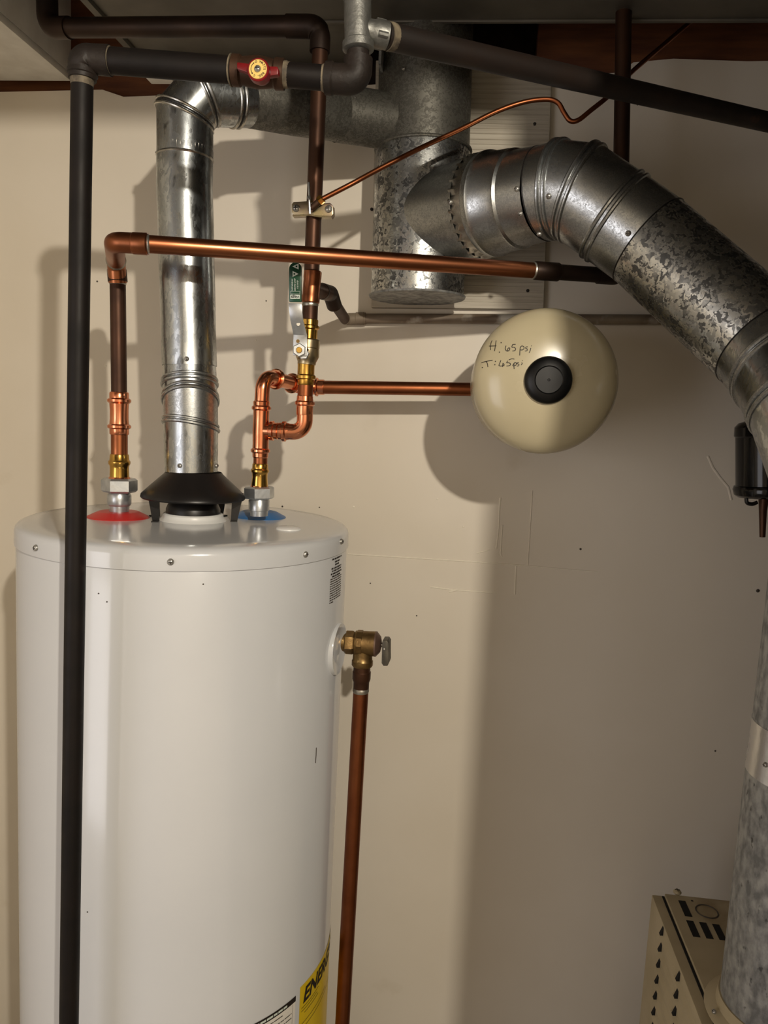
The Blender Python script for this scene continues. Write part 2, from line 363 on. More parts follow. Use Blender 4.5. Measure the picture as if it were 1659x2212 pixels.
# ---- HVAC trunk duct, joist panel
ZD = 2.10
td = thing('ceiling_duct', 'wide dull grey metal air duct overhead across the top of the picture', 'duct', (0, 0.8, ZD))
build('trunk', G().box((-0.605, -0.3, ZD), (2.2, 1.25, ZD + 0.2)), M['duct'], td, bevel=0.003)
build('branch', G().box((-0.605, 1.2505, ZD + .001), (-0.22, 1.395, ZD + 0.19)), M['duct'], td, bevel=0.003)
build('edge_seam', G().box((-0.617, -0.3, ZD - 0.006), (-0.605, 1.395, ZD + 0.01)), M['duct'], td, bevel=0.001)
build('cross_seam', G().box((-0.605, 1.244, ZD - 0.003), (2.2, 1.2505, ZD + .002)), M['duct'], td, bevel=0.001)
jp = thing('joist_panel', 'pale grey panel running overhead at the upper left corner', 'panel', (-0.82, 0.8, 2.066))
build('panel_sheet', G().box((-0.895, 0.42, 2.072), (-0.752, 1.395, 2.085)), M['panel'], jp, bevel=0.002)
build('panel_side', G().box((-0.762, 0.42, 2.0855), (-0.752, 1.395, 2.25)), M['panel'], jp)
pc = A(352, 172, 1.38)
tag(build('duct_hanger', G().box((pc.x - .025, 1.36, pc.z - .004), (pc.x + .02, 1.39, pc.z + .03)), M['panel'], None, bevel=.002, loc=pc), 'small pale metal bracket beside the flue elbow under the duct', 'bracket')

# ------------------------------------------------------------------ shared makers
def turn(parent, name, mat, Y, pts, n=32, twist=0.0, label=None):
    """solid of revolution; pts = (x, y, half width px); Y constant or list"""
    P = [A(p[0], p[1], Y[i] if isinstance(Y, (list, tuple)) else Y) for i, p in enumerate(pts)]
    ax = (P[-1] - P[0]); L = ax.length; t = ax / L
    prof = [((P[i] - P[0]).dot(t), mm(pts[i][2], P[i])) for i in range(len(pts))]
    for i in range(1, len(prof)):
        if prof[i][0] <= prof[i - 1][0]: prof[i] = (prof[i - 1][0] + 1e-5, prof[i][1])
    return build(name, G().rev(P[0], P[-1], prof, n, True, absolute=True, twist=twist), M[mat], parent, label=label)
def screw(parent, p, nrm, r=0.0035, mat='steel', name='screw'):
    nrm = Vector(nrm).normalized(); p = Vector(p)
    o = build(name, G().rev(p - nrm * .002, p + nrm * r * .8, [(0, r * .7), (.3, r), (.55, r), (.8, r * .8), (1, r * .3)], 14), M[mat], parent)
    u, w2 = perp(nrm); c = p + nrm * r * .75
    g = G()
    for a in (u, w2): g.tube([c - a * r * .55, c + a * r * .55], r * .13, 6)
    build('slot', g, M['ink'], o)
    return o
def bead(parent, ring, r, mat, name='bead'):
    return build(name, G().tube(ring, r, 8, closed=True), M[mat], parent)
def solder(parent, p, t, R, w=.002):
    t = Vector(t).normalized()
    return build('solder_joint', G().rev(Vector(p) - t * w, Vector(p) + t * w, [(0, R * .98), (.2, R * 1.05), (.6, R * 1.08), (1, R * .98)], 28), M['solder'], parent)
R34 = 0.0111

# ------------------------------------------------------------------ water heater
TC = Vector((-0.405, 1.097, 0)); TR = 0.235; ZTOP = CAMZ - 0.167
def tank_pt(th, z, off=0.0):
    return Vector((TC.x + (TR + off) * math.sin(th), TC.y - (TR + off) * math.cos(th), z))
def on_tank(px, py, off=0.0):
    d = ray(px, py); ox, oy = -TC.x, -TC.y; r = TR + off
    a = d.x ** 2 + d.y ** 2; b = 2 * (ox * d.x + oy * d.y); c = ox * ox + oy * oy - r * r
    q = b * b - 4 * a * c
    t = (-b - math.sqrt(max(q, 0))) / (2 * a); p = CAM + d * t
    return math.atan2(p.x - TC.x, TC.y - p.y), p.z
wh = thing('water_heater', 'tall white cylindrical water heater with red and blue pipe collars on top', 'water heater', (TC.x, TC.y, 0))
c0 = Vector((TC.x, TC.y, 0))
body = build('jacket', G().rev(c0, c0 + Vector((0, 0, 1)), [(0.02, TR - .004), (0.025, TR), (ZTOP - .030, TR), (ZTOP - .026, TR - .002)], 128, absolute=True), M['enamel'], wh)
capz = ZTOP
build('top_cap', G().rev(c0, c0 + Vector((0, 0, 1)), [(capz - .0285, TR + .0015), (capz - .028, TR + .0022), (capz - .010, TR + .002), (capz - .005, TR + .0005), (capz - .0018, TR - .003), (capz, TR - .008), (capz + .0006, TR - .03), (capz + .001, TR * .3), (capz + .001, .02)], 128, absolute=True), M['enamel'], wh)
for px, py in ((82, 1183), (369, 1213), (657, 1197), (750, 1158)):
    th, z = on_tank(px, py); 
    if px == 750: th, z = 1.42, on_tank(700, 1180)[1]
    screw(wh, tank_pt(th, z, .0022), (math.sin(th), -math.cos(th), 0), .0042)
hx, cxp = AZ(256, 1118, ZTOP), AZ(560, 1117, ZTOP)
YH, YC = hx.y, 1.125
for p, mat, nm in ((hx, 'red', 'hot_collar'), (cxp, 'blue', 'cold_collar')):
    r = mm(65 if mat == 'red' else 57, p)
    build(nm, G().rev(p, p + Vector((0, 0, 1)), [(0, r), (.0015, r), (.009, r * .66), (.0095, r * .60), (.0095, r * .3)], 40, absolute=True), M[mat], wh, label=('bright red' if mat == 'red' else 'blue') + ' plastic collar on the tank top')
# anode cap
ap = AZ(623, 1144, ZTOP)
build('anode_cover', G().rev(ap, ap + Vector((0, 0, 1)), [(0, .0185), (.002, .018), (.004, .015), (.0045, .004)], 32, absolute=True), M['whiteplastic'], wh)
# draft hood
FX = A(413, 1017, 1.10); hc = Vector((TC.x + .004, TC.y + .002, 0)); zr = lambda y: A(413, y, 1.10).z
hood_top, hood_bot = zr(1017), zr(1073)
hd = build('draft_hood', G().rev(hc, hc + Vector((0, 0, 1)), [(hood_bot - .002, .0745), (hood_bot, .0762), (hood_bot + .004, .0752), (hood_bot + .014, .065), (hood_top - .004, .0425), (hood_top - .001, .0402)], 8 * 7, absolute=True, cap=False), M['black'], wh, label='black flared draft hood')
for th in (-0.85, 1.85, -1.75, 2.75):
    dv = Vector((math.sin(th), -math.cos(th), 0)); sd = Vector((dv.y, -dv.x, 0)); rr = .060 if th != -0.85 else .056
    if th in (-0.85, 1.85): sd = Vector((.97, .24, 0)); dv = Vector((.24, -.97, 0)); hcl = Vector((math.sin(th), -math.cos(th), 0)) * rr
    else: hcl = dv * rr
    a = hc + hcl * 1.08 + Vector((0, 0, hood_bot + .008)); b = hc + hcl + Vector((0, 0, ZTOP + .001))
    g = G().quadstrip([[p - sd * wd - dv * .001, p + sd * wd - dv * .001, p + sd * wd + dv * .0015, p - sd * wd + dv * .0015] for p, wd in ((a, .0085), ((a + b) / 2, .0065), (b, .0048))], True, True, True)
    leg = build('leg', g, M['black'], hd)
    f = b + dv * .006; build('foot_tab', G().slab([b - sd * .005, b + sd * .005, b + sd * .005 + dv * .012, b - sd * .005 + dv * .012], (0, 0, .0015)), M['black'], leg)
build('flue_baffle', G().rev(hc, hc + Vector((0, 0, 1)), [(zr(1108), .0395), (zr(1098), .0395), (zr(1087), .036), (zr(1080), .034)], 40, absolute=True), M['black'], wh)
build('flue_ring', G().rev(hc, hc + Vector((0, 0, 1)), [(ZTOP, .050), (ZTOP + .004, .046), (ZTOP + .006, .0445), (zr(1110), .044), (zr(1107), .042)], 48, absolute=True), M['whiteplastic'], wh)
# printed notice, labels wrapped on the jacket
def wrap(parent, name, th0, th1, z0, z1, mat, off=.0006, n=16):
    rings = [[tank_pt(th0 + (th1 - th0) * i / n, z, off) for z in (z0, z1)] for i in range(n + 1)]
    return build(name, G().quadstrip(rings, False), M[mat], parent)
t0, z0 = on_tank(715, 1208); t1, _ = on_tank(738, 1208)
nb = G(); nb2 = G()
rows = [(1.0, .08, .95, 1), (.93, .30, .75, 1), (.87, .32, .68, 1), (.80, .05, .95, 1), (.745, .1, .95, 1), (.685, .02, .98, 1), (.625, .12, .85, 1)] + [(.57 - k * .051, 0, 1.0, 0) for k in range(11)]
nh = z0 - on_tank(715, 1306)[1]
for fz, a, b, bold in rows:
    u = a; hgt = nh * (.036 if bold else .026)
    if fz < .06: b = .28
    while u < b:
        du = random.uniform(.05, .2); v = min(u + du, b); tgt = nb if bold else nb2
        q0 = t0 + (t1 - t0) * u; q1 = t0 + (t1 - t0) * v; zb = z0 - nh * (1 - fz) - hgt
        tgt.quadstrip([[tank_pt(q, zz, .0006) for zz in (zb, zb + hgt)] for q in (q0, (q0 + q1) / 2, q1)], False)
        u = v + random.uniform(.02, .05)
build('printed_notice', nb, M['ink'], wh); build('printed_notice_lines', nb2, M['greyink'], wh)
# yellow guide label
ty0, zy = on_tank(648, 2133)
ylab = wrap(wh, 'guide_label', ty0, ty0 + .62, zy - .22, zy, 'yellow')
ylab['label'] = 'yellow energy guide label'
g = G(); arc_text(g, 'ENERGYGUIDE', lambda u, v: tank_pt(ty0 + (u + .112 + v * .25) / TR, zy - .030 + v, .0012), .0315, .0011); build('lettering', g, M['ink'], ylab)
g = G()
for k, (a, b, dz) in enumerate(((.004, .055, .036), (.004, .05, .041), (.012, .055, .047), (.004, .09, .062), (.004, .12, .070))):
    g.quadstrip([[tank_pt(ty0 + (a + (b - a) * i / 6) / TR, zy - dz - q, .0012) for q in (0, .0009)] for i in range(7)], False)
build('rule_line', g, M['ink'], ylab)
tw1, zw = on_tank(638, 2150)
wlab = wrap(wh, 'warning_label', tw1 - .70, tw1, zw - .2, zw, 'paper'); wlab['label'] = 'white warning label with black header'
wrap(wlab, 'label_header', tw1 - .70, tw1, zw - .0085, zw, 'ink', .0011)
g = G(); u = -.155
while u < -.022:
    v = u + random.uniform(.003, .011); g.quadstrip([[tank_pt(tw1 + q / TR, zw - zz, .0016) for zz in (.0058, .0026)] for q in (u, (u + v) / 2, v)], False); u = v + .0014
build('header_lettering', g, M['whiteprint'], wlab)
g = G()
for dz, a, b in ((.014, -.11, -.026), (.022, -.155, -.008), (.029, -.155, -.008), (.0345, -.1, -.02), (.0385, -.1, -.018), (.0425, -.1, -.02), (.0465, -.1, -.018)):
    u = a
    while u < b:
        v = u + random.uniform(.004, .02); g.quadstrip([[tank_pt(tw1 + q / TR, zw - zz, .0011) for zz in (dz + .0014, dz)] for q in (u, min(v, b))], False); u = v + .0012
for du in (-.0065,): g.quadstrip([[tank_pt(tw1 + q / TR, zw - zz, .0011) for zz in (.2, .01)] for q in (du, du + .0004)], False)
build('label_print', g, M['greyink'], wlab)
# round dished escutcheon for the relief valve
tv, zv = 1.5708 - 0.10, A(735, 1387, 1.107).z
ec = tank_pt(tv, zv, .0); en = Vector((math.sin(tv), -math.cos(tv), 0))
build('valve_escutcheon', G().rev(ec - en * .012, ec + en * .02, [(.15, .0385), (.43, .0383), (.49, .0372), (.46, .034), (.38, .022), (.34, .0145)], 48, cap=False), M['enamel'], wh)
a, b = on_tank(683, 1615), on_tank(681, 1648)
build('scratch', G().tube([tank_pt(*a, .0002), tank_pt((a[0] + b[0]) / 2 + .002, (a[1] + b[1]) / 2, .0003), tank_pt(*b, .0002)], .0007, 6), M['greyink'], wh)
for x, y in ((439, 1262), (213, 1282), (231, 1300), (189, 1970)):
    th, z = on_tank(x, y); p = tank_pt(th, z); nn = Vector((math.sin(th), -math.cos(th), 0))
    build('paint_chip', G().rev(p - nn * .0005, p + nn * .0006, [(0, .0012), (1, .0008)], 8), M['greyink'], wh)

# ------------------------------------------------------------------ relief valve and its drain
YV = 1.107
pv = lambda x, y, dY=0: A(x, y, YV + dY)
rv = thing('relief_valve', 'bronze pressure relief valve with a grey lever on the heater side', 'valve', pv(770, 1388))
turn(rv, 'inlet_nipple', 'brassdull', YV, [(716, 1385, 20.5), (746, 1387, 20.5)])
turn(rv, 'hex_shoulder', 'brassdull', YV, [(744, 1387, 20), (748, 1387, 25), (762, 1388, 25.5), (768, 1388.5, 21)], n=6, twist=.3)
bdv = turn(rv, 'valve_body', 'brassdull', YV, [(765, 1388, 21), (768, 1388.5, 26), (776, 1389, 27), (778, 1389, 26.2), (800, 1390.5, 26.8), (811, 1391, 27.2)])
turn(bdv, 'raised_rib', 'brassdull', YV, [(771, 1388.6, 26), (772, 1388.7, 28), (783, 1389.3, 28), (784, 1389.4, 26)], n=10)
turn(rv, 'bonnet', 'bonnet', YV, [(810, 1391, 27.4), (813, 1391.3, 27.4), (822, 1392, 17), (824, 1392, 8)])
turn(rv, 'outlet', 'brassdull', YV, [(784, 1400, 21), (783.5, 1416, 21), (783.3, 1425, 21.5), (783, 1427, 23), (782.5, 1436, 23), (782.4, 1439, 21)])
lv = [(826, 1384), (836, 1384), (840, 1390), (840, 1432), (837, 1439), (828, 1439), (824, 1433), (825, 1396)]
lever = build('lever', G().slab([pv(x, y, -.012) for x, y in lv], (0.001, .024, 0)), M['levergrey'], rv, bevel=.0012)
turn(lever, 'lever_pin', 'steel', YV - .013, [(829, 1402, 3), (832, 1402, 3)], n=10)
build('stem', G().tube([pv(820, 1392), pv(829, 1393)], .004, 12), M['steel'], rv)
dr = thing('relief_drain_pipe', 'brown copper drain pipe dropping straight down from the relief valve', 'pipe', pv(739, 2212))
turn(dr, 'threaded_adapter', 'copdark', YV, [(782, 1438, 18.5), (781.8, 1449, 18.5), (781.7, 1451, 20), (781, 1466, 19.8), (780.7, 1471, 18), (780.5, 1473, 17.2), (780, 1486, 17)], n=24)
dp0, dp1 = pv(780, 1484), pv(739.5, 2212); dp2 = dp0 + (dp1 - dp0) * ((dp0.z - .06) / (dp0.z - dp1.z))
build('pipe', G().tube([dp0, dp2], mm(16.6, dp0), 28), M['coppipe'], dr)
solder(dr, pv(779.5, 1491), dp1 - dp0, mm(16.6, dp0), .004)

# ------------------------------------------------------------------ hot water line
hl = thing('hot_water_line', 'copper hot water line rising from the red collar and crossing in front of the flue', 'pipe', A(257, 1112, YH))
turn(hl, 'threaded_nipple', 'zinc', YH, [(257.5, 1116, 20.5), (257.5, 1101, 20.5), (257.5, 1090, 21.5)])
turn(hl, 'dielectric_body', 'zinc', YH, [(257.8, 1092, 23), (257.8, 1088, 25), (257.8, 1071, 25), (257.8, 1066, 23), (257.8, 1058, 20)], n=12)
nut = turn(hl, 'union_nut', 'zinc', YH, [(258, 1063, 33), (258, 1059, 37.5), (258, 1037, 37.5), (258, 1033, 33)], n=6, twist=.963)
turn(hl, 'union_shoulder', 'copnew', YH, [(258, 1033.5, 23), (258, 1030, 21.5)])
turn(hl, 'brass_press_adapter', 'brass', YH, [(257.8, 1031, 20.5), (257.8, 1012, 20), (257.8, 1006, 20.5), (257.8, 1002, 23), (257.8, 997, 23.3), (257.8, 993, 20.5), (257.8, 983, 19.8), (257.8, 981, 19)], n=18)
turn(hl, 'copper_stub', 'coppipe', YH, [(257.8, 984, 17.6), (257.7, 936, 17.6)])
turn(hl, 'press_coupling', 'copnew', YH, [(257.6, 939, 19), (257.6, 937, 20.3), (257.6, 927, 20.3), (257.6, 924, 24.6), (257.6, 919, 24.8), (257.6, 916, 20.5), (257.5, 905, 19.6), (257.5, 885, 19.6), (257.5, 872, 20.5), (257.5, 868, 25), (257.5, 863, 25), (257.5, 860, 20.5), (257.4, 850, 20.5), (257.4, 847, 19)], n=18)
ra, rb = A(257.3, 850, YH), A(254.2, 606, YH)
build('riser', G().tube([ra, rb], R34, 28), M['copdark'], hl)
YHH = 0.957
c1, c2, c3 = A(251, 566, YH - .005), A(247, 523, YHH), A(320, 527.3, YHH + .004)
he, hr = A(1338, 597, 1.205), A(1347, 40, 1.225)
ep = fillet([rb + (ra - rb) * .02, c1, c2, c3], .0155, 10)
build('elbow_pair', G().tube(ep, .0128, 24), M['copper'], hl)
build('elbow_hub', G().rev(A(254.5, 610, YH), A(252.2, 580, YH), [(0, .0122), (.05, .0135), (.9, .0135), (1, .0125)], 28), M['copdark'], hl)
build('elbow_socket', G().rev(A(285, 525.2, YHH), A(320, 527.4, YHH + .004), [(0, .0125), (.08, .0134), (.92, .0136), (1, .0122)], 28), M['copper'], hl)
solder(hl, A(254.3, 612, YH), rb - ra, R34); solder(hl, c3, he - c3, R34); solder(hl, A(250.5, 562, YH - .02), c2 - c1, .0128, .003)
hv = (he - c3); fr = lambda x: (x - 320) / (1338 - 320.)
def hp(x):                                                    # point of the horizontal run at picture column x
    lo_, hi_ = 0.0, 1.0
    for _ in range(40):
        md = (lo_ + hi_) / 2; p = c3 + hv * md; d = (p - CAM)
        if CX + F * d.dot(RT) / d.dot(_fw) < x: lo_ = md
        else: hi_ = md
    return c3 + hv * lo_
build('long_pipe', G().tube([c3 - hv * .01, hp(1160)], R34, 32), M['copper'], hl)
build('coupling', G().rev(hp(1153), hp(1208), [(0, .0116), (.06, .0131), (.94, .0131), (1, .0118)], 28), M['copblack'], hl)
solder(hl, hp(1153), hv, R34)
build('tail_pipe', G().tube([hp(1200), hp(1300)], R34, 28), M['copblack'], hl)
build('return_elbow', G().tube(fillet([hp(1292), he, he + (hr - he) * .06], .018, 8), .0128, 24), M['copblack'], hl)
build('tall_riser', G().tube([he + (hr - he) * .03, hr + (hr - he) * .2], R34 * 1.03, 28), M['copdark'], hl, label='dim reddish copper riser behind the vent elbow')  # riser lies in shadow; the dark copper carries that shade

# ------------------------------------------------------------------ cold water line
cl = thing('cold_water_line', 'dark tarnished copper cold water pipe dropping from the overhead elbow to the ball valve', 'pipe', A(672, 600, YC))
ctop, cbot = A(692, 95, YC), A(668.5, 712, YC)
hA, hB = A(690, 52, YC - .01), A(95, 62, 0.93)
build('down_pipe', G().tube([ctop, cbot], R34, 28), M['copdark'], cl)
RO = 0.0139
build('corner_elbow', G().tube(fillet([A(620, 57, YC + .004), A(693, 58, YC), A(690.5, 112, YC)], .021, 10), [.0155] * 8 + [.0142] * 5, 24), M['copblack'], cl)
build('overhead_pipe', G().tube([A(628, 57, YC + .004), A(140, 60, 1.18)], RO, 28), M['copblack'], cl)
up0 = A(101, 0, 1.19)
build('rising_elbow', G().tube(fillet([A(150, 60, 1.178), A(103, 61, 1.19), up0 + Vector((0, 0, .03))], .024, 10), .0157, 24), M['copblack'], cl)
build('rising_pipe', G().tube([up0, up0 + Vector((0, 0, .25))], RO, 20), M['copblack'], cl)
solder(cl, A(625, 57, YC + .004), hB - hA, RO)
# tee with branch to the wall pipe
build('tee_body', G().rev(A(676, 585, YC), A(670.5, 655, YC), [(0, .0117), (.03, .013), (.22, .013), (.25, .0126), (.75, .0126), (.78, .013), (.97, .013), (1, .0118)], 28), M['copper'], cl)
tb0, tb1 = A(676, 622, YC), A(706, 633, YC + .055)
build('tee_branch', G().rev(tb0, tb1, [(0, .0105), (.45, .0105), (.5, .0115), (1, .0115)], 24), M['copdark'], cl)
te = A(745, 689, YW - .02)
build('branch_elbow', G().tube(fillet([tb0 + (tb1 - tb0) * .6, A(714, 634, YC + .085), A(722, 660, YC + .11)], .014, 8), .0122, 22), M['copblack'], cl)
build('branch_pipe', G().tube([A(716, 645, YC + .095), te], .0092, 22), M['copdark'], cl)
solder(cl, A(670.3, 658, YC), cbot - ctop, R34, .003)
build('press_collar_upper', G().rev(A(669.3, 690, YC), A(667, 737, YC), [(0, .0115), (.03, .0124), (.26, .0124), (.32, .0148), (.42, .0148), (.48, .0122), (.7, .0122), (1, .0122)], 18), M['brass'], cl)

# wall pipe
wpq = thing('wall_pipe', 'thin paint splashed pipe running along the wall below the round vent', 'pipe', A(900, 688, YW - .013))
w0, w1 = A(748, 688, YW - .013), A(1470, 690.5, YW - .013)
build('pipe', G().tube([w0, w1], .0087, 22), M['wpipe'], wpq)
build('elbow', G().tube(fillet([te, A(752, 689, YW - .013), A(790, 688, YW - .013)], .012, 6), .0105, 20), M['wpipe'], wpq)
build('socket', G().rev(A(768, 688, YW - .013), A(788, 688, YW - .013), [(0, .0098), (.1, .0112), (.9, .0112), (1, .0098)], 20), M['wpipe'], wpq)

# ------------------------------------------------------------------ ball valve
bv = thing('ball_valve', 'nickel ball valve with a long green vinyl covered lever', 'valve', A(664, 756, YC))
turn(bv, 'body', 'nickel', YC, [(666.7, 732, 22), (666.7, 735, 25), (666.2, 751, 25), (666, 752, 24), (665.8, 753, 25), (665, 770, 25.5), (664, 776, 22.5), (663, 782, 20), (662.5, 787, 19.8), (662.3, 788, 18)], n=28)
turn(bv, 'upper_shoulder', 'brass', YC, [(667.5, 722, 17.5), (667, 733, 18)])
YL = YC - .030
st = A(648, 757, YL)
build('stem_boss', G().prism(A(655, 759, YC), A(648.5, 757.5, YL + .006), .0115, 6, .2), M['nickel'], bv)
P2 = [(648, 768, YL), (648, 745, YL), (648.5, 724, YL), (641, 692, YL - .014), (638, 668, YL - .017), (637, 655, YL - .017)]
wd = [.0098, .0098, .0098, .0092, .0092, .0092]
rings = []
for (x, y, Y), w_ in zip(P2, wd):
    p = A(x, y, Y); sd = Vector((1, 0.05, 0)).normalized(); rings.append([p - sd * w_ , p + sd * w_, p + sd * w_ + Vector((0, .0025, 0)), p - sd * w_ + Vector((0, .0025, 0))])
lev = build('lever', G().quadstrip(rings, True, True, True), M['zinc'], bv, bevel=.0006)
for x, y, Yh in ((644.5, 700, YL - .011), (643.5, 737, YL)):
    p = A(x, y, Yh); build('lever_hole', G().rev(p - Vector((0, .0004, 0)), p + Vector((0, .001, 0)), [(0, .0026), (1, .0026)], 16), M['ridge' if y < 710 else 'brassdull'], lev)
YG = YL - .0195
gp0, gp1 = A(637.5, 652, YG), A(637.5, 566, YG - .001)
gx = (A(651, 610, YG) - A(624, 610, YG)); hw = gx.length / 2; gx.normalize(); gz = (gp1 - gp0).normalized()
out = [gp0 - gx * hw, gp0 + gx * hw]; ctr = gp1 - gz * hw
for i in range(13):
    a = math.pi * i / 12; out.append(ctr + gx * hw * math.cos(a) + gz * hw * math.sin(a))
gr = build('green_grip', G().slab(out, (0, .0055, 0)), M['green'], bv, bevel=.0014, label='dark green vinyl grip with white print')
nY = Vector((0, -1, 0))
def grip(u, v): return gp0 + gx * u + gz * v + nY * .0004      # v up from the bottom of the grip
def quad(g, u0, v0, u1, v1): g.v += [grip(u0, v0), grip(u1, v0), grip(u1, v1), grip(u0, v1)]; k = len(g.v); g.f.append((k - 4, k - 3, k - 2, k - 1))
g = G(); quad(g, -.0068, .0040, .0068, .0094)
for a, b, c, d in ((-.0068, .0104, .0068, .0107), (-.0068, .0140, .0068, .0143), (-.0068, .0104, -.0065, .0143), (.0065, .0104, .0068, .0143)): quad(g, a, b, c, d)
build('grip_panel', g, M['whiteprint'], gr)
g = G(); arc_text(g, 'viega', lambda u, v: grip(-u, .0082 - v) + nY * .0003, .0058, .0001); build('grip_lettering', g, M['ink'], gr)
g = G()
for k, (u0, n_) in enumerate(((-.0050, 'NSF/ANSI 61'), (-.0012, '600 PSI CWP'), (.0026, '150 WSP'))):
    arc_text(g, n_, lambda u, v, u0=u0: grip(u0 - v + .002, .0232 + u), .0030)
for vv, sg in ((.0375, 1), (.0475, -1)):
    g.v += [grip(-.004, vv + .0045 * sg * -1 + .001), grip(.0056, vv + .001), grip(-.004 if sg > 0 else .0056, vv + .0045)] if False else [grip(-.0035, vv - .004), grip(-.0035, vv + .004), grip(.0050, vv)] if sg > 0 else [grip(.0050, vv - .004), grip(.0050, vv + .004), grip(-.0040, vv)]
    k = len(g.v); g.f.append((k - 3, k - 2, k - 1))
build('grip_print', g, M['whiteprint'], gr)
g = G()
for vv, cu in ((.0375, -.001), (.0475, .002)):
    p = grip(cu, vv) ; g.rev(p + nY * .0001, p + nY * .0004, [(0, .0013), (1, .0013)], 12)
build('grip_mark', g, M['green'], gr)
build('stem_nut', G().prism(A(647, 756.5, YL + .002), A(646.3, 756, YL - .008), .0098, 6, .5), M['zinc'], bv)
build('stem_end', G().rev(A(646.4, 756, YL - .007), A(646, 756, YL - .012), [(0, .0044), (.7, .0044), (1, .0036)], 18), M['brass'], bv)
build('stem_hex', G().prism(A(656, 765, YL + .012), A(655, 764, YL + .004), .0085, 6, .1), M['zinc'], bv)

# ------------------------------------------------------------------ cold heater connection: press tee, elbow, nut
cc = thing('heater_cold_connection', 'bright new copper press tee and elbows linking the ball valve to the blue collar', 'pipe fitting', A(560, 1112, YC))
turn(cc, 'threaded_nipple', 'zinc', YC, [(559.5, 1114, 19), (559.5, 1103, 19.5), (559.5, 1102, 22), (559.5, 1081, 22.5), (559.6, 1077, 20), (559.6, 1068, 19)], n=20)
turn(cc, 'union_nut', 'zinc', YC, [(560, 1077, 29), (560, 1074, 33), (560, 1054, 33), (560, 1051, 29)], n=6, twist=1.02)
turn(cc, 'union_shoulder', 'copnew', YC, [(560.3, 1052, 19.5), (560.5, 1049, 18.5)])
turn(cc, 'brass_press_adapter', 'brass', YC, [(560.6, 1051, 18.5), (561, 1030, 16.6), (561.2, 1022, 17.2), (561.4, 1019, 19.6), (561.6, 1015, 19.8), (561.8, 1012, 17.2), (562, 1003, 16.8), (562.2, 1001, 15.5)], n=18)
turn(cc, 'copper_stub', 'coppipe', YC, [(562.4, 1004, 15.2), (562.8, 984, 15.2)])
tee = turn(cc, 'press_tee', 'copnew', YC, [(562.3, 989, 15.5), (562.4, 987, 17), (562.5, 979, 17.2), (562.6, 976, 20.8), (562.7, 971, 20.8), (562.8, 968, 17.4), (563.2, 958, 17.2), (563.5, 930, 18), (564, 900, 17.2), (564.4, 887, 17.5), (564.5, 884, 20.8), (564.6, 879, 20.8), (564.7, 876, 17.4), (565, 868, 18.2), (565.2, 866, 16)], n=20)
YE = YC
teb = turn(tee, 'tee_branch', 'copnew', [YE] * 8, [(566, 929.5, 15.5), (582, 930.2, 17), (584, 930.3, 21), (591, 930.7, 21.5), (593, 930.8, 18), (600, 931.2, 18.3), (602, 931.3, 16), (604, 931.4, 15)])
elb = fillet([A(606, 931.5, YE), A(657.5, 934, YE), A(659.5, 862, YE)], mm(40, A(657, 934, YE)), 12)
build('lower_elbow', G().tube(elb, mm(17.4, A(657, 934, YE)), 26), M['copnew'], cc)
for q in (((602, 931.3, 16), (603, 931.3, 18.5), (609, 931.6, 18.5), (611, 931.8, 22), (617, 932, 22), (619, 932.1, 18.5), (624, 932.3, 18)), ((657.5, 897, 17.5), (657.7, 893, 18.4), (658, 877, 18.2), (658.2, 874, 21.5), (658.3, 869, 21.5), (658.5, 866, 18.2), (658.8, 856, 17.5), (658.9, 854, 15.5))):
    turn(cc, 'elbow_socket', 'copnew', YE, q)
turn(cc, 'valve_stub', 'coppipe', YC, [(658.6, 866, 16.5), (660.3, 826, 16.5)])
turn(cc, 'brass_press_socket', 'brass', YC, [(660, 832, 17), (660.1, 830, 18.2), (660.4, 820, 18), (660.5, 818, 21.8), (660.7, 812, 21.8), (660.8, 809, 18.4), (661.4, 790, 18.4), (661.6, 785, 19)], n=20)
# upper elbow, back run to the expansion tank
YX = 1.285
k0, k1, k2, k3 = A(565.2, 872, YC), A(569, 812, YC), A(648, 833, YC + .09), A(690, 836, YX)
ub = fillet([k0, k1, A(640, 830, YC + .085)], .024, 12)
build('upper_elbow', G().tube(ub, mm(15.8, k1), 26), M['copnew'], cc)
kd = (A(650, 833, YC + .097) - k1).normalized()
build('offset_pipe', G().tube([ub[-2], A(650, 833, YC + .097)], R34 * .97, 24), M['copnew'], cc)
for q in (k1 + kd * .033, k1 + kd * .078): build('press_bead', G().ring(q, kd, .0128, .0032, 28, 8), M['copnew'], cc)
build('rear_elbow', G().tube(fillet([A(645, 832, YC + .09), A(668, 836, YX), A(700, 836.5, YX)], .02, 8), .0128, 22), M['copnew'], cc)
build('press_socket', G().rev(A(680, 836, YX), A(698, 836.6, YX), [(0, .0125), (.15, .0155), (.35, .0155), (.45, .0128), (1, .0126)], 22), M['copnew'], cc)
ef = thing('expansion_feed_pipe', 'reddish copper pipe running level to the beige expansion tank', 'pipe', A(860, 838, YX))
xe = A(1160, 843, YX + .02)
build('pipe', G().tube([A(694, 836.5, YX), xe], R34, 28), M['coppipe'], ef)
build('tank_elbow', G().tube(fillet([A(1120, 842, YX + .015), A(1165, 843, YX + .02), A(1168, 842, YX - .03)], .015, 6), .0128, 20), M['copnew'], ef)

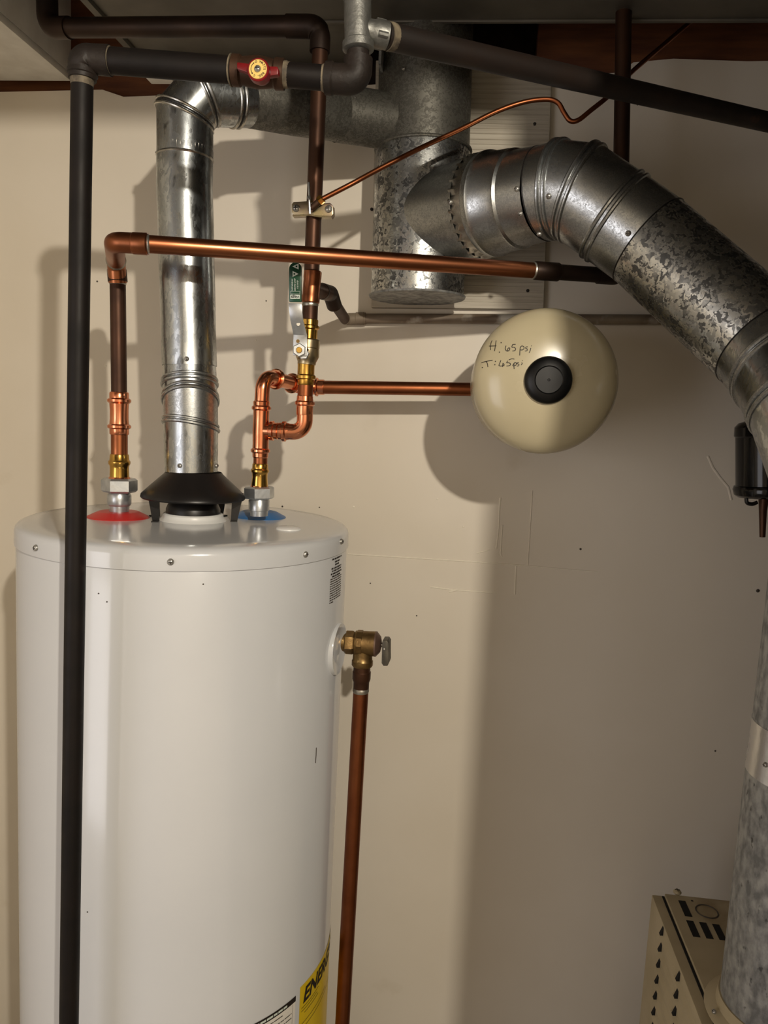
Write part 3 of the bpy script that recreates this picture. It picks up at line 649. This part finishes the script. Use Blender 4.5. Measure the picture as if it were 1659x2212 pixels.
# ------------------------------------------------------------------ expansion tank
ER, ECY = 0.1012, 1.115
ec0 = A(1175.5, 825, ECY)
ax = Vector((0.02, -1, 0)).normalized()
def dome(r, e=.046, n=2.5): return e * max(0.0, 1 - (min(r / ER, 1.0)) ** n) ** (1 / n)
et = thing('expansion_tank', 'round beige expansion tank seen end on with handwritten pressures', 'expansion tank', ec0)
prof = [(-.200, .012), (-.185, .030), (-.175, .060), (-.160, .085), (-.140, .098), (-.12, ER), (-.003, ER)]
for i in range(0, 19):
    r = ER * math.cos(math.pi / 2 * i / 18) if i < 18 else 0.004
    prof.append((dome(r), max(r, .004)))
build('shell', G().rev(ec0, ec0 + ax, prof, 96, absolute=True), M['beige'], et, ang=60)
build('neck', G().rev(ec0 - ax * .215, ec0 - ax * .19, [(0, .014), (1, .016)], 20), M['zinc'], et)
cpo = ec0 + ax * dome(0)
capr = mm(51, cpo)
cap_ = build('valve_cap', G().rev(cpo - ax * .006, cpo + ax, [(0, capr), (.010, capr), (.0125, capr * .95), (.015, capr * .80), (.0165, capr * .60), (.0155, capr * .57), (.0145, capr * .50), (.0140, capr * .1)], 56, absolute=True), M['blackplastic'], et, label='round black plastic valve cap')
build('cap_disc', G().rev(cpo + ax * .008, cpo + ax, [(0.0, capr * .56), (.0012, capr * .55), (.0015, capr * .06), (.0008, capr * .03)], 40, absolute=True), M['greyplastic'], cap_)
def on_dome(px, py):
    d = ray(px, py).normalized(); t = 0.8
    for _ in range(4000):
        p = CAM + d * t; q = p - ec0; s = q.dot(ax); r = (q - ax * s).length
        if r < ER and s < dome(r): break
        t += .0002
    e = .001; rad = (q - ax * s).normalized(); sl = (dome(max(r - e, 0)) - dome(r + e)) / (2 * e)
    return p, (ax + rad * sl).normalized()
def hand(strokes, wpx=1.6):
    g = G()
    for st_ in strokes:
        pts = [(1010 + u / 9.76, 720 + v / 9.76) for u, v in st_]
        if len(pts) > 2:
            sp = smooth_path([Vector((x, y, 0)) for x, y in pts], 5); pts = [(p.x, p.y) for p in sp]
        q = [on_dome(x, y) for x, y in pts]
        if len(q) == 1:
            p, n = q[0]; g.rev(p - n * .0002, p + n * .0005, [(0, .0008), (1, .0007)], 10); continue
        path, ups = [], []
        for i, (p, n) in enumerate(q):
            t = (q[min(i + 1, len(q) - 1)][0] - q[max(i - 1, 0)][0]).normalized(); path.append(p + n * .0004); ups.append(n.cross(t).normalized())
        g.strip(path, ups, mm(wpx, path[0]))
    return g
top_line = [[(520, 155), (500, 200), (485, 290), (485, 355)], [(605, 155), (590, 260), (570, 378)], [(455, 272), (530, 270), (610, 265)],
    [(708, 198)], [(672, 398)],
    [(812, 262), (797, 320), (815, 365), (850, 378), (885, 350), (890, 315), (865, 310), (845, 340), (850, 372)],
    [(1015, 235), (960, 238), (945, 250), (938, 295), (985, 295), (1010, 325), (1000, 365), (945, 375)],
    [(1112, 285), (1105, 360), (1100, 468)], [(1108, 300), (1145, 268), (1185, 285), (1190, 320), (1160, 350), (1110, 352)],
    [(1270, 285), (1235, 290), (1225, 315), (1258, 335), (1250, 370), (1210, 375)],
    [(1335, 310), (1318, 370), (1298, 412)], [(1352, 265), (1338, 270)]]
low_line = [[(295, 622), (400, 592), (530, 570)], [(392, 592), (420, 640), (432, 712)], [(312, 722)], [(588, 592)], [(576, 662)],
    [(705, 570), (682, 625)], [(682, 625), (660, 680)], [(660, 680), (700, 690), (778, 682)], [(748, 626), (743, 665), (738, 710)], [(752, 640), (772, 655), (766, 680)],
    [(850, 580), (825, 620), (870, 622), (905, 645), (890, 680), (820, 690)], [(870, 562), (930, 540), (988, 545)],
    [(985, 620), (978, 680), (982, 752)], [(950, 685), (975, 640), (1010, 615), (1030, 640), (1015, 675), (960, 690)],
    [(1082, 615), (1048, 625), (1045, 640), (1082, 655), (1075, 685), (1040, 690)], [(1140, 618), (1152, 640), (1130, 668)], [(1165, 572), (1155, 580)]]
build('handwriting_upper', hand(top_line), M['ink'], et, label='handwritten H: 65 psi')
build('handwriting_lower', hand(low_line), M['ink'], et, label='handwritten T: 45psi')

# ------------------------------------------------------------------ heater flue
fl = thing('heater_flue', 'slim galvanised flue pipe rising from the black hood and bending right to the large vent', 'flue pipe', A(413, 1015, 1.10))
YF = 1.10
def fp(x, y, Y=YF): return A(x, y, Y)
rF = mm(57.5, fp(412, 950))
base = [fp(413, 1018), fp(412.5, 921), fp(411.5, 866), fp(410, 831), fp(409.5, 786)]
rg = mitre_rings(base, rF)
# tilted joints of the small adjustable elbow
def tilt_ring(c, axd, R, tx, ty, n=48):
    u, w_ = perp(axd); return [c + d + axd * (d.dot(Vector((1, 0, 0))) * tx + d.dot(Vector((0, 1, 0))) * ty) for d in ((u * math.cos(6.28318 * j / n) + w_ * math.sin(6.28318 * j / n)) * R for j in range(n))]
axf = (base[-1] - base[0]).normalized()
jr = [tilt_ring(base[0], axf, rF * .985, 0, 0), tilt_ring(base[1], axf, rF, -.10, -.22), tilt_ring(base[2], axf, rF, .16, -.50), tilt_ring(base[3], axf, rF * .99, .10, -.26), tilt_ring(base[4], axf, rF * .965, 0, 0)]
for i, nm in enumerate(('base_sleeve', 'elbow_gore', 'elbow_gore', 'crimped_collar')):
    build(nm, G().quadstrip([jr[i], jr[i + 1]]), M['galv' if i != 1 else 'galv3'], fl)
for i in (1, 2, 3):
    bead(fl, jr[i], .0030, 'galv3')
    bead(fl, [p + axf * .006 for p in jr[i]], .0022, 'galv3')
lp = [fp(409.5, 790), fp(404.5, 600), fp(399, 400), fp(399.5, 335)]
rP = mm(58.5, fp(404, 600))
g = G(); n = 64; rings = []
for i in range(25):
    t = i / 24; k = t * 3; a = min(int(k), 2); p = lp[a].lerp(lp[a + 1], k - a); d = (lp[3] - lp[0]).normalized(); u, w_ = perp(d)
    rings.append([p + (u * math.cos(6.28318 * j / n) + w_ * math.sin(6.28318 * j / n)) * (rP * (1 + (.012 * math.sin(j * .7 + 1) * math.sin(j * .31) if i < 2 else 0) + .004 * math.sin(j * .29 + i * .9))) for j in range(n)])
build('long_pipe', g.quadstrip(rings), M['galv'], fl)
build('pipe_seam', G().tube([rings[0][j] + (rings[0][j] - lp[0]) * .012 for j in (0,)] + [rings[-1][0] + (rings[-1][0] - lp[3]) * .012], .0016, 6), M['galv'], fl)
build('crimped_band', G().rev(fp(399.5, 345), fp(400, 322), [(0, rP * 1.0), (.12, rP * 1.03), (.3, rP * .985), (.4, rP * .985, .0006), (1, rP * .985, .0006)], 96), M['crimp'], fl)
YR = [1.10, 1.10, 1.105, 1.13, 1.15, 1.185, 1.25, 1.292]
ec_ = [(399.7, 338), (400, 250), (438, 207), (505, 211), (545, 212), (640, 230), (737, 246), (850, 264)]
pts = [A(x, y, Y) for (x, y), Y in zip(ec_, YR)]
mr_ = mitre_rings(pts[:5], rP * 1.0)
for i in range(4): build('elbow_gore' if i < 3 else 'crimped_collar', G().quadstrip(mr_[i]), M['galv'], fl)
for i in (1, 2, 3):
    t = (pts[i + 1] - pts[i - 1]).normalized()
    for q in (-.004, 0, .004): bead(fl, [p + t * q for p in mr_[i - 1][1]], .0022 if q else .0012, 'crimp' if q else 'black')
mr2 = mitre_rings([pts[4] - (pts[5] - pts[4]) * .06, pts[5], pts[6]], rP * 1.035)
build('level_pipe', G().quadstrip([mr2[0][0], mr2[0][1], mr2[1][1]]), M['galvshade'], fl)
build('vent_stub', G().quadstrip(mitre_rings([pts[6] - (pts[7] - pts[6]) * .08, pts[7]], rP * 1.07)[0]), M['galvshade'], fl)
t1 = (pts[5] - pts[4]).normalized()
build('crimp_ring', G().rev(pts[4] - t1 * .012, pts[4] + t1 * .001, [(0, rP * 1.0, .0008), (1, rP * 1.0, .0008)], 72), M['crimp'], fl)
for (x, y, c) in ((390, 1006, fp(413, 1006)), (474, 1006, fp(413, 1006)), (403, 775, fp(409, 775)), (337, 330, fp(400, 330)), (403, 197, pts[2]), (412, 214, pts[2]), (765, 214, pts[6])):
    v = A(x, y, c.y) - c; rr = math.hypot(v.x, v.z); R_ = rP * 1.02 if y > 700 else rP * 1.03
    ap_ = (A(x, y, c.y - rP) if True else c); off = A(x, y, c.y - math.sqrt(max(R_ ** 2 - rr ** 2, 1e-6))) - c
    screw(fl, c + off.normalized() * R_ * (1.0 if y != 1006 else .98), off, .0034)
for x, y in ((541, 264), (727, 298)): 
    p = A(x, y, 1.17 if x < 600 else 1.24); screw(fl, p, (0, -.3, -1), .004)

# ------------------------------------------------------------------ large round vent (behind) with angled branch
mv = thing('vertical_vent', 'large galvanised vertical vent with a flat capped bottom and angled branch', 'vent pipe', (-0.095, 1.31, 1.69))
YM = 1.318; RM = 0.0775
v0, v1, v2 = A(901, 640, YM), A(914, 328, YM), A(918, 90, YM)
vd = (v2 - v0).normalized(); v3 = v0 + vd * ((2.44 - v0.z) / vd.z)
build('lower_tee', G().rev(v0, v1, [(0, RM), (.02, RM), (.97, RM), (1, RM * .99)], 72), M['galv2'], mv)
build('upper_pipe', G().rev(v1, v3, [(0, RM * .975), (.3, RM * .97), (1, RM * .97)], 72), M['galvshade'], mv)
bead(mv, [v1 + d for d in [((perp(vd)[0] * math.cos(6.28318 * j / 60) + perp(vd)[1] * math.sin(6.28318 * j / 60)) * RM * 1.0) for j in range(60)]], .0028, 'galvshade', 'joint_bead')
build('end_cap', G().rev(v0 - vd * .0035, v0 + vd * .002, [(0, RM * .2), (.05, RM * 1.03), (.6, RM * 1.045), (.7, RM * 1.0), (1, RM * .9)], 72), M['galvdull'], mv)
sp_ = A(826, 170, YM - .03)
build('upper_flange', G().box((sp_.x - .002, YM - .07, A(830, 180, YM).z), (sp_.x + .002, YM + .02, 2.3)), M['galvdull'], mv)
screw(mv, A(872, 148, YM - .072), (-.3, -1, 0), .003)
# branch
C1, C2 = A(1040, 447, 1.235), A(1176, 419, 1.165)
bdx = (C2 - C1).normalized(); B0 = C1 - bdx * ((C1.y - YM) / bdx.y * -1 if False else .135)
br = build('branch_collar', G().rev(B0, C1, [(0, .066), (.45, .0695), (1, .0755)], 72, cap=False), M['galv3'], mv)
u_, w_ = perp(bdx)
# ------------------------------------------------------------------ angled vent connector
av = thing('angled_vent', 'shiny galvanised vent connector bending from the large vent down to the right', 'vent pipe', C1)
L12 = (C2 - C1).length
build('crimped_collar', G().rev(C1 - bdx * .004, C1 + bdx * .022, [(0, .0748, .0024), (.5, .0745, .0018), (.8, .0742), (1, .074)], 64, cap=False), M['crimp'], av)
build('reducer', G().rev(C1, C2, [(.14, .074), (.18, .0765), (.24, .0765), (.28, .073), (.55, .071), (.60, .0695), (.63, .070), (.66, .067), (1.02, .0645)], 80, cap=False), M['galv3'], av)
ep_ = [C2, A(1208, 411, 1.152), A(1252, 417, 1.14), A(1327, 469, 1.128), A(1400, 521, 1.118), A(1646, 741, 1.030), A(1697, 797, .995), A(1742, 866, .945), Vector((.415, .90, 1.44))]
ra_ = [.0645, .0645, .0645, .0645, .0645, .0645, .0645, .0645, .0645]
mrA = mitre_rings(ep_, ra_, 72)
names = ['elbow_gore', 'elbow_gore', 'elbow_gore', 'elbow_gore', 'straight_pipe', 'elbow_gore', 'elbow_gore', 'elbow_gore']
for i, nm in enumerate(names):
    m_ = 'galv3' if i < 4 else ('galv2' if i == 4 else 'galv')
    build(nm, G().quadstrip(mrA[i]), M[m_], av)
for i in (1, 2, 3, 6, 7):
    t = (ep_[i + 1] - ep_[i - 1]).normalized()
    for q in (-.0045, .0045): bead(av, [p + t * q for p in mrA[i - 1][1]], .0030, 'galv3')
for i in (0, 4, 5):
    rr_ = mrA[i][0]; bead(av, rr_, .0010, 'black', 'seam')
def tube_pt(x, y, Yg):                                           # first hit of a picture ray with the connector's pieces
    best = None; d = ray(x, y)
    for a, b, R_ in [(C1 - bdx * .1, C1, .0755), (C1, C2, .070)] + [(ep_[i], ep_[i + 1], .0645) for i in range(5)]:
        ab = b - a; L = ab.length; ab /= L
        w0_ = CAM - a; dp_ = d - ab * d.dot(ab); wp_ = w0_ - ab * w0_.dot(ab)
        A_ = dp_.dot(dp_); B_ = 2 * dp_.dot(wp_); C_ = wp_.dot(wp_) - R_ * R_; q = B_ * B_ - 4 * A_ * C_
        if q < 0: continue
        t = (-B_ - math.sqrt(q)) / (2 * A_); p = CAM + d * t; s = (p - a).dot(ab)
        if -0.02 < s < L + .02 and (best is None or t < best[0]): best = (t, p, (p - a - ab * s).normalized())
    return best
for x, y in ((972, 437), (1116, 408), (1124, 462), (1357, 504), (1185, 424), (1050, 541), (1165, 506), (1563, 820)):
    h = tube_pt(x, y, 1.1)
    if h: screw(av, h[1], h[2], .0038)
# ------------------------------------------------------------------ furnace vent riser
fvX, fvY = .415, .90; ZF = 0.80
fv = thing('furnace_vent', 'dull grey galvanised furnace vent pipe at the right edge with silver tape', 'vent pipe', (fvX, fvY, ZF))
fz = lambda y: AX(1600, y, fvX - .05).z
zt1, zt0 = AZ(1612, 1600, 0).z, 0
def zat(y): 
    r = ray(1640, y); return (CAM + r * (fvY - .04) / r.y).z
V = lambda z: Vector((fvX, fvY, z))
build('upper_section', G().rev(V(zat(1600)), V(1.45), [(0, .0640), (1, .0640)], 72), M['galvdull'], fv)
build('lower_section', G().rev(V(ZF + .001), V(zat(1700)), [(0, .0665), (.04, .0660), (1, .0655)], 72), M['galvdull'], fv)
build('foil_tape', G().rev(V(zat(1702)), V(zat(1588)), [(0, .0662), (.3, .0655), (.6, .0648), (1, .0646)], 96), M['tape'], fv)
for y, a in ((1660, -1.9), (1540, -1.2)): 
    dv = Vector((math.cos(a), math.sin(a), 0)); screw(fv, V(zat(y)) + Vector((-.9, -.43, 0)) * .066, (-.9, -.43, 0), .003)
# ------------------------------------------------------------------ furnace
fx0, fx1, fy0, fy1 = .322, .80, .50, 1.142
fn = thing('furnace', 'beige metal furnace cabinet with slotted top and louvred side at lower right', 'furnace', (.56, .82, 0))
build('cabinet', G().box((fx0, fy0, .02), (fx1, fy1, ZF - .006)), M['furnace'], fn, bevel=.003)
# solid top plate; slot darkness is painted on with thin dark boxes
sl = [((1465, 1945), (1480, 1979)), ((1482, 1988), (1496, 2023)), ((1510, 1992), (1526, 2027)), ((1538, 1996), (1554, 2030))]
px0, px1, py0, py1 = fx0 + .018, fx1 - .01, fy0 + .01, fy1 - .004
top = build('top_plate', G().box((px0, py0, ZF - .0058), (px1, py1, ZF)), M['furnace'], fn, bevel=.0015)
for (a, b) in sl:
    p, q = AZ(a[0], a[1], ZF), AZ(b[0], b[1], ZF); wv = AZ(a[0] + 15, a[1] + 1, ZF).x - p.x
    build('vent_slot', G().box((p.x, q.y, ZF - .001), (p.x + wv, p.y, ZF + .0004)), M['void'], top)
build('top_gap', G().box((px0 - .0035, py0, ZF - .0059), (px0 - .0004, py1, ZF - .0045)), M['void'], fn)
kp = AZ(1527, 1969, ZF); build('knockout_ring', G().ring(kp, (0, 0, 1), .0155, .0011, 32, 6), M['greyink'], top)
sp2 = AZ(1463, 1928, ZF); screw(fn, sp2, (0, 0, 1), .006, 'furnace')
bp_ = AZ(1495, 1946, ZF); build('screw_hole', G().rev(bp_, bp_ + Vector((0, 0, .0006)), [(0, .0018), (1, .0018)], 10), M['ink'], top)
build('vent_collar', G().rev(V(ZF), V(ZF + .02), [(0, .083), (.05, .082), (.35, .070), (1, .068)], 64), M['furnace'], fn)
screw(fn, V(ZF + .008) + Vector((-.078, -.01, 0)), (-.8, -.3, .5), .003)
lz0 = ZF - .014
for col, (ya, yb) in enumerate(((.990, 1.071), (.72, .982))):
    for k in range(9):
        zc = lz0 - k * .0252 - (.0 if col == 0 else .002)
        pts_ = [(fx0, zc - .006), (fx0 - .0035, zc - .0125), (fx0, zc - .0135)]
        lvr = build('louver', G().slab([Vector((x, ya, z)) for x, z in pts_], (0, yb - ya, 0)), M['furnace'], fn)
        pts_ = [(fx0, zc + .0055), (fx0 - .0044, zc - .0065), (fx0, zc - .006)]
        build('louver_opening', G().slab([Vector((x, yb - .006, z)) for x, z in pts_], (0, .006, 0)), M['void'], lvr)

# ------------------------------------------------------------------ filter drier
fd = thing('filter_drier', 'glossy black canister with copper stub below, behind the furnace vent', 'canister', A(1650, 1000, 1.26))
q0, q1 = A(1655, 1075, 1.26), A(1655, 905, 1.26)
R_ = mm(64, q0)
build('canister', G().rev(q0, q1, [(0, R_ * .55), (.02, R_ * .9), (.05, R_ * 1.0), (.12, R_ * 1.04), (.16, R_ * 1.0), (.17, R_ * .95), (.78, R_ * .95), (.80, R_ * .99), (.91, R_ * .97), (.96, R_ * .85), (1.0, R_ * .5)], 48), M['blackgloss'], fd)
build('outlet_stub', G().tube([A(1650, 1070, 1.26), A(1648, 1105, 1.26), A(1647, 1160, 1.26)], [mm(11, q0), mm(8, q0), mm(6, q0)], 16), M['copdark'], fd)
build('bracket_hook', G().tube(smooth_path([A(1612, 1075, 1.25), A(1614, 1086, 1.25), A(1625, 1089, 1.25), A(1636, 1085, 1.25)]), .003, 8), M['black'], fd)
build('inlet_stub', G().tube([q1, q1 + Vector((0, 0, .03)), q1 + Vector((.2, .03, .06))], .006, 12), M['copdark'], fd)

# ------------------------------------------------------------------ gas line
gl = thing('gas_line', 'black iron gas pipe running down the left side in front of the heater', 'pipe', A(150, 2212, .745))
YGA = .81
g0, g1 = A(177.5, 178, YGA), A(149, 2212, YGA)
g2 = g0 + (g1 - g0) * ((g0.z - .35) / (g0.z - g1.z))
build('drop_pipe', G().tube([g0, g2], mm(23.3, g0), 32), M['iron'], gl)
build('thread_ring', G().rev(A(177.8, 166, YGA), A(177.3, 186, YGA), [(0, mm(26, g0)), (.4, mm(25, g0)), (1, mm(23.5, g0))], 28), M['dope'], gl)
ge = fillet([A(178.2, 172, YGA), A(179, 127, YGA), A(238, 131, YGA + .003)], mm(36, g0), 12)
ro = [mm(29, g0)] + [mm(30 + 3 * math.sin(math.pi * i / (len(ge) - 3)), g0) for i in range(len(ge) - 2)] + [mm(31, g0)]
build('street_elbow', G().tube(ge, ro, 32), M['ironfit'], gl)
build('elbow_band', G().rev(A(178, 164, YGA), A(178.4, 152, YGA), [(0, mm(29, g0)), (.2, mm(32, g0)), (1, mm(31, g0))], 32), M['ironfit'], gl)
build('sealant', G().rev(A(234, 130.7, YGA + .003), A(242, 131.4, YGA + .003), [(0, mm(30, g0)), (.5, mm(28.5, g0)), (1, mm(27, g0))], 28), M['dope'], gl)
hz0, hz1 = A(236, 131, YGA + .003), A(505, 152, YGA + .012)
build('level_pipe', G().tube([hz0, hz1], mm(27.3, hz0), 32), M['iron'], gl)
nz0, nz1 = A(612, 161, YGA + .016), A(715, 169.5, YGA + .02)
build('sealant', G().rev(A(610, 160.5, YGA + .016), A(627, 162, YGA + .017), [(0, mm(28.5, nz0)), (.3, mm(26.6, nz0)), (.5, mm(27.4, nz0)), (.8, mm(25.9, nz0)), (1, mm(25.5, nz0))], 28), M['dope'], gl)
build('nipple', G().tube([nz0, nz1], mm(25.5, nz0), 32), M['iron'], gl)
build('sealant', G().rev(A(696, 168, YGA + .02), A(708, 169, YGA + .02), [(0, mm(26, nz0)), (.4, mm(28, nz0)), (1, mm(29, nz0))], 28), M['dope'], gl)
e2 = fillet([A(706, 169, YGA + .02), A(772, 174, YGA + .022), A(774, 126, YGA + .022)], mm(32, nz0), 10)
build('riser_elbow', G().tube(e2, mm(31, nz0), 30), M['ironfit'], gl)
build('elbow_band', G().rev(A(704, 168.8, YGA + .02), A(722, 170, YGA + .02), [(0, mm(33, nz0)), (.8, mm(33.5, nz0)), (1, mm(31, nz0))], 30), M['ironfit'], gl)
build('short_nipple', G().tube([A(772.5, 150, YGA + .022), A(774, 92, YGA + .022)], mm(24, nz0), 28), M['ironfit'], gl)
# galvanised tee
ty = YGA + .022
tg = thing('gas_tee', 'grey galvanised tee fitting at the top centre of the gas line', 'pipe fitting', A(775, 60, ty))
tz0 = A(774, 112, ty); tz1 = A(771.5, -30, ty)
build('tee_body', G().rev(tz0, tz1, [(0, mm(28, tz0)), (.03, mm(34, tz0)), (.14, mm(34, tz0)), (.17, mm(29, tz0)), (.8, mm(29.5, tz0)), (.84, mm(34, tz0)), (1, mm(34, tz0))], 36), M['zinccast'], tg)
tb_, te_ = A(775, 62, ty), A(838, 78, ty + .012)
build('tee_branch', G().rev(tb_, te_, [(0, mm(22, tz0)), (.5, mm(25, tz0)), (.6, mm(28, tz0)), (.97, mm(28, tz0)), (1, mm(25, tz0))], 32), M['zinccast'], tg)
td_ = (te_ - tb_).normalized()
for a in (0.4, 2.5, 4.6):
    u, w_ = perp(td_); d = (u * math.cos(a) + w_ * math.sin(a)); p = te_ - td_ * .008 + d * mm(28, tz0)
    build('band_lug', G().tube([p - td_ * .005, p + td_ * .005], .003, 8), M['zinccast'], tg)
build('tee_riser', G().tube([tz1, tz1 + Vector((0, 0, .3))], mm(24, tz0), 24), M['iron'], tg)
gb = thing('gas_branch_pipe', 'dark rusty iron pipe slanting from the tee across to the upper right', 'pipe', A(1200, 165, .97))
s0, s1 = A(832, 77, ty + .012), A(1700, 273, 1.26)
build('pipe', G().tube([s0, s1 + (s1 - s0) * .25], .0134, 30), M['ironrust'], gb)
build('thread', G().rev(A(836, 78, ty + .012), A(850, 81, ty + .018), [(0, .0138), (.15, .0135), (.3, .0138), (.45, .0135), (.6, .0138), (.75, .0135), (1, .0134)], 28), M['dope'], gb)

# gas valve
gv = thing('gas_shutoff_valve', 'brass gas shutoff valve with a red bar handle and yellow disc', 'valve', A(557, 155, YGA + .014))
va, vb_ = A(501, 151.5, YGA + .012), A(614, 161, YGA + .016)
build('valve_body', G().rev(va, vb_, [(0, mm(28, va)), (.02, mm(32, va)), (.16, mm(32, va)), (.2, mm(28, va)), (.3, mm(30, va)), (.5, mm(33, va)), (.7, mm(30, va)), (.8, mm(28, va)), (.84, mm(32, va)), (1, mm(31, va))], 26), M['valvebrown'], gv)
build('sealant', G().rev(A(497.5, 151.3, YGA + .012), A(502, 151.7, YGA + .012), [(0, mm(28, va)), (.5, mm(32.5, va)), (1, mm(32.5, va))], 28), M['dope'], gv)
YB = YGA - .014
hpts = [(511, 133), (540, 137), (560, 139), (580, 142), (599, 142.5), (601.5, 150), (601, 161), (580, 164), (560, 163), (535, 157), (511, 148.5)]
hb = build('bar_handle', G().slab([A(x, y, YB) for x, y in hpts], (0, .008, 0)), M['redpaint'], gv, bevel=.0018, label='red bar handle')
dc = A(561.5, 157, YB); ft = A(557.6, 150, YB - .008)
build('handle_hub', G().rev(dc + Vector((0, .009, 0)), dc - Vector((0, .0075, 0)), [(0, mm(19, dc)), (.4, mm(21, dc)), (.45, mm(24, dc)), (.95, mm(24, dc)), (1, mm(22.5, dc))], 40), M['redpaint'], hb)
fc = dc - Vector((0, .0078, 0)); fr_ = mm(20, fc)
disc = build('yellow_disc', G().rev(fc + Vector((0, .001, 0)), fc - Vector((0, .0006, 0)), [(0, fr_), (.7, fr_), (1, fr_ * .96)], 40), M['yellowdisc'], gv, label='round yellow disc with black lettering')
def dpol(rad, ang): return fc + Vector((rad * math.sin(ang), -.0010, rad * math.cos(ang)))
g = G(); Rt = fr_ * .66
def ctext(txt, a0, step, sz):
    for i, ch in enumerate(txt):
        a = math.radians(a0 + step * i)
        arc_text(g, ch, lambda u, v, a=a: dpol(Rt, a) + Vector((math.cos(a), 0, -math.sin(a))) * u + Vector((math.sin(a), 0, math.cos(a))) * v, sz, .00004)
ctext('WATTS REG.', 26, 16.5, fr_ * .34)
for i in range(14):
    a = math.radians(235 + i * 6); b = math.radians(241 + i * 6)
    k = len(g.v); g.v += [dpol(fr_ * .70, a), dpol(fr_ * .76, a), dpol(fr_ * .76, b), dpol(fr_ * .70, b)]; g.f.append((k, k + 1, k + 2, k + 3))
for a0, sg in ((235, -1), (319, 1)):
    k = len(g.v); a = math.radians(a0); g.v += [dpol(fr_ * .82, a), dpol(fr_ * .64, a), dpol(fr_ * .73, math.radians(a0 + 11 * sg))]; g.f.append((k, k + 1, k + 2))
ctext('C', 208, 10, fr_ * .3); ctext('O', 345, 10, fr_ * .3)
build('disc_lettering', g, M['ink'], disc)
screw(gv, fc - Vector((0, .0006, 0)), (0, -1, 0), fr_ * .38)

# ------------------------------------------------------------------ saddle valve and its tubing
YS = YC - R34
sv = thing('saddle_valve', 'small zinc saddle clamp valve bolted round the tarnished cold pipe', 'valve', A(672, 450, YC))
clp = [(634, 436), (668, 434), (676, 440), (713, 438), (719, 444), (719.5, 462), (716, 467), (690, 466), (668, 463), (635, 464), (630, 459), (630, 441)]
plate = build('front_clamp', G().slab([A(x, y, YS - .007) for x, y in clp], (0, .003, 0)), M['yzinc'], sv, bevel=.0008)
build('clamp_lip', G().slab([A(x, y, YS - .007) for x, y in ((632, 464), (668, 463), (690, 466), (716, 467), (716, 470), (690, 469), (668, 466), (632, 467))], (0, .012, 0)), M['yzinc'], sv)
clr = [(x + 3, y + 5) for x, y in clp]
build('rear_clamp', G().slab([A(x, y, YS + .012) for x, y in clr], (0, .003, 0)), M['yzinc'], sv)
build('gasket', G().rev(A(672, 452, YS - .004), A(672, 452, YS + .004), [(0, .009), (1, .0095)], 24), M['blackplastic'], sv)
for x, y in ((639.6, 450), (710, 451.5)):
    screw(sv, A(x, y, YS - .0072), (0, -1, 0), .0052); build('bolt_shank', G().tube([A(x, y, YS - .006), A(x, y, YS + .02)], .0026, 10), M['steel'], sv)
build('valve_barrel', G().tube([A(671, 452, YS - .004), A(671, 451, YS - .014)], .0042, 16), M['valvebrown'], sv)  # brass barrel and arm in shadow, their shade given by dark bronze colour
build('outlet_arm', G().tube([A(673, 450, YS - .012), A(694, 431, YS - .014)], .0046, 16), M['valvebrown'], sv)
build('compression_nut', G().prism(A(688.5, 435.5, YS - .014), A(697.5, 428, YS - .015), .0064, 6, .2), M['brass'], sv)
build('pin_handle', G().tube([A(667, 394.5, YS - .016), A(668, 425, YS - .018), A(669.5, 462, YS - .016)], .0016, 10), M['zinc'], sv)
pb = A(668, 426.5, YS - .018)
build('handle_knob', G().rev(pb + Vector((0, .012, -.004)), pb - Vector((0, .003, 0)), [(0, .0022), (.7, .0022), (.75, .0026), (.95, .0026), (1, .002)], 14), M['zinc'], sv)
build('knob_stem', G().tube([A(672, 436, YS - .010), pb + Vector((0, .004, 0))], .003, 10), M['brassdull'], sv)
tp = [(696, 430, YS - .015), (760, 397, YS - .01), (820, 364.5, 1.12), (910, 319, 1.14), (1000, 277, 1.16), (1070, 242, 1.17), (1130, 221, 1.175), (1180, 214.5, 1.18), (1205, 222, 1.18), (1218, 243, 1.18), (1232, 261, 1.18), (1250, 259, 1.18), (1278, 237, 1.185), (1316, 206, 1.20), (1362, 158, 1.24), (1420, 108, 1.27), (1500, 40, 1.30)]
tag(build('copper_tubing', G().tube(smooth_path([A(*t) for t in tp], 6), .0034, 14), M['coppipe'], None, loc=A(1000, 277, 1.16)), 'thin bent copper tubing climbing from the saddle valve to the upper right', 'tubing')
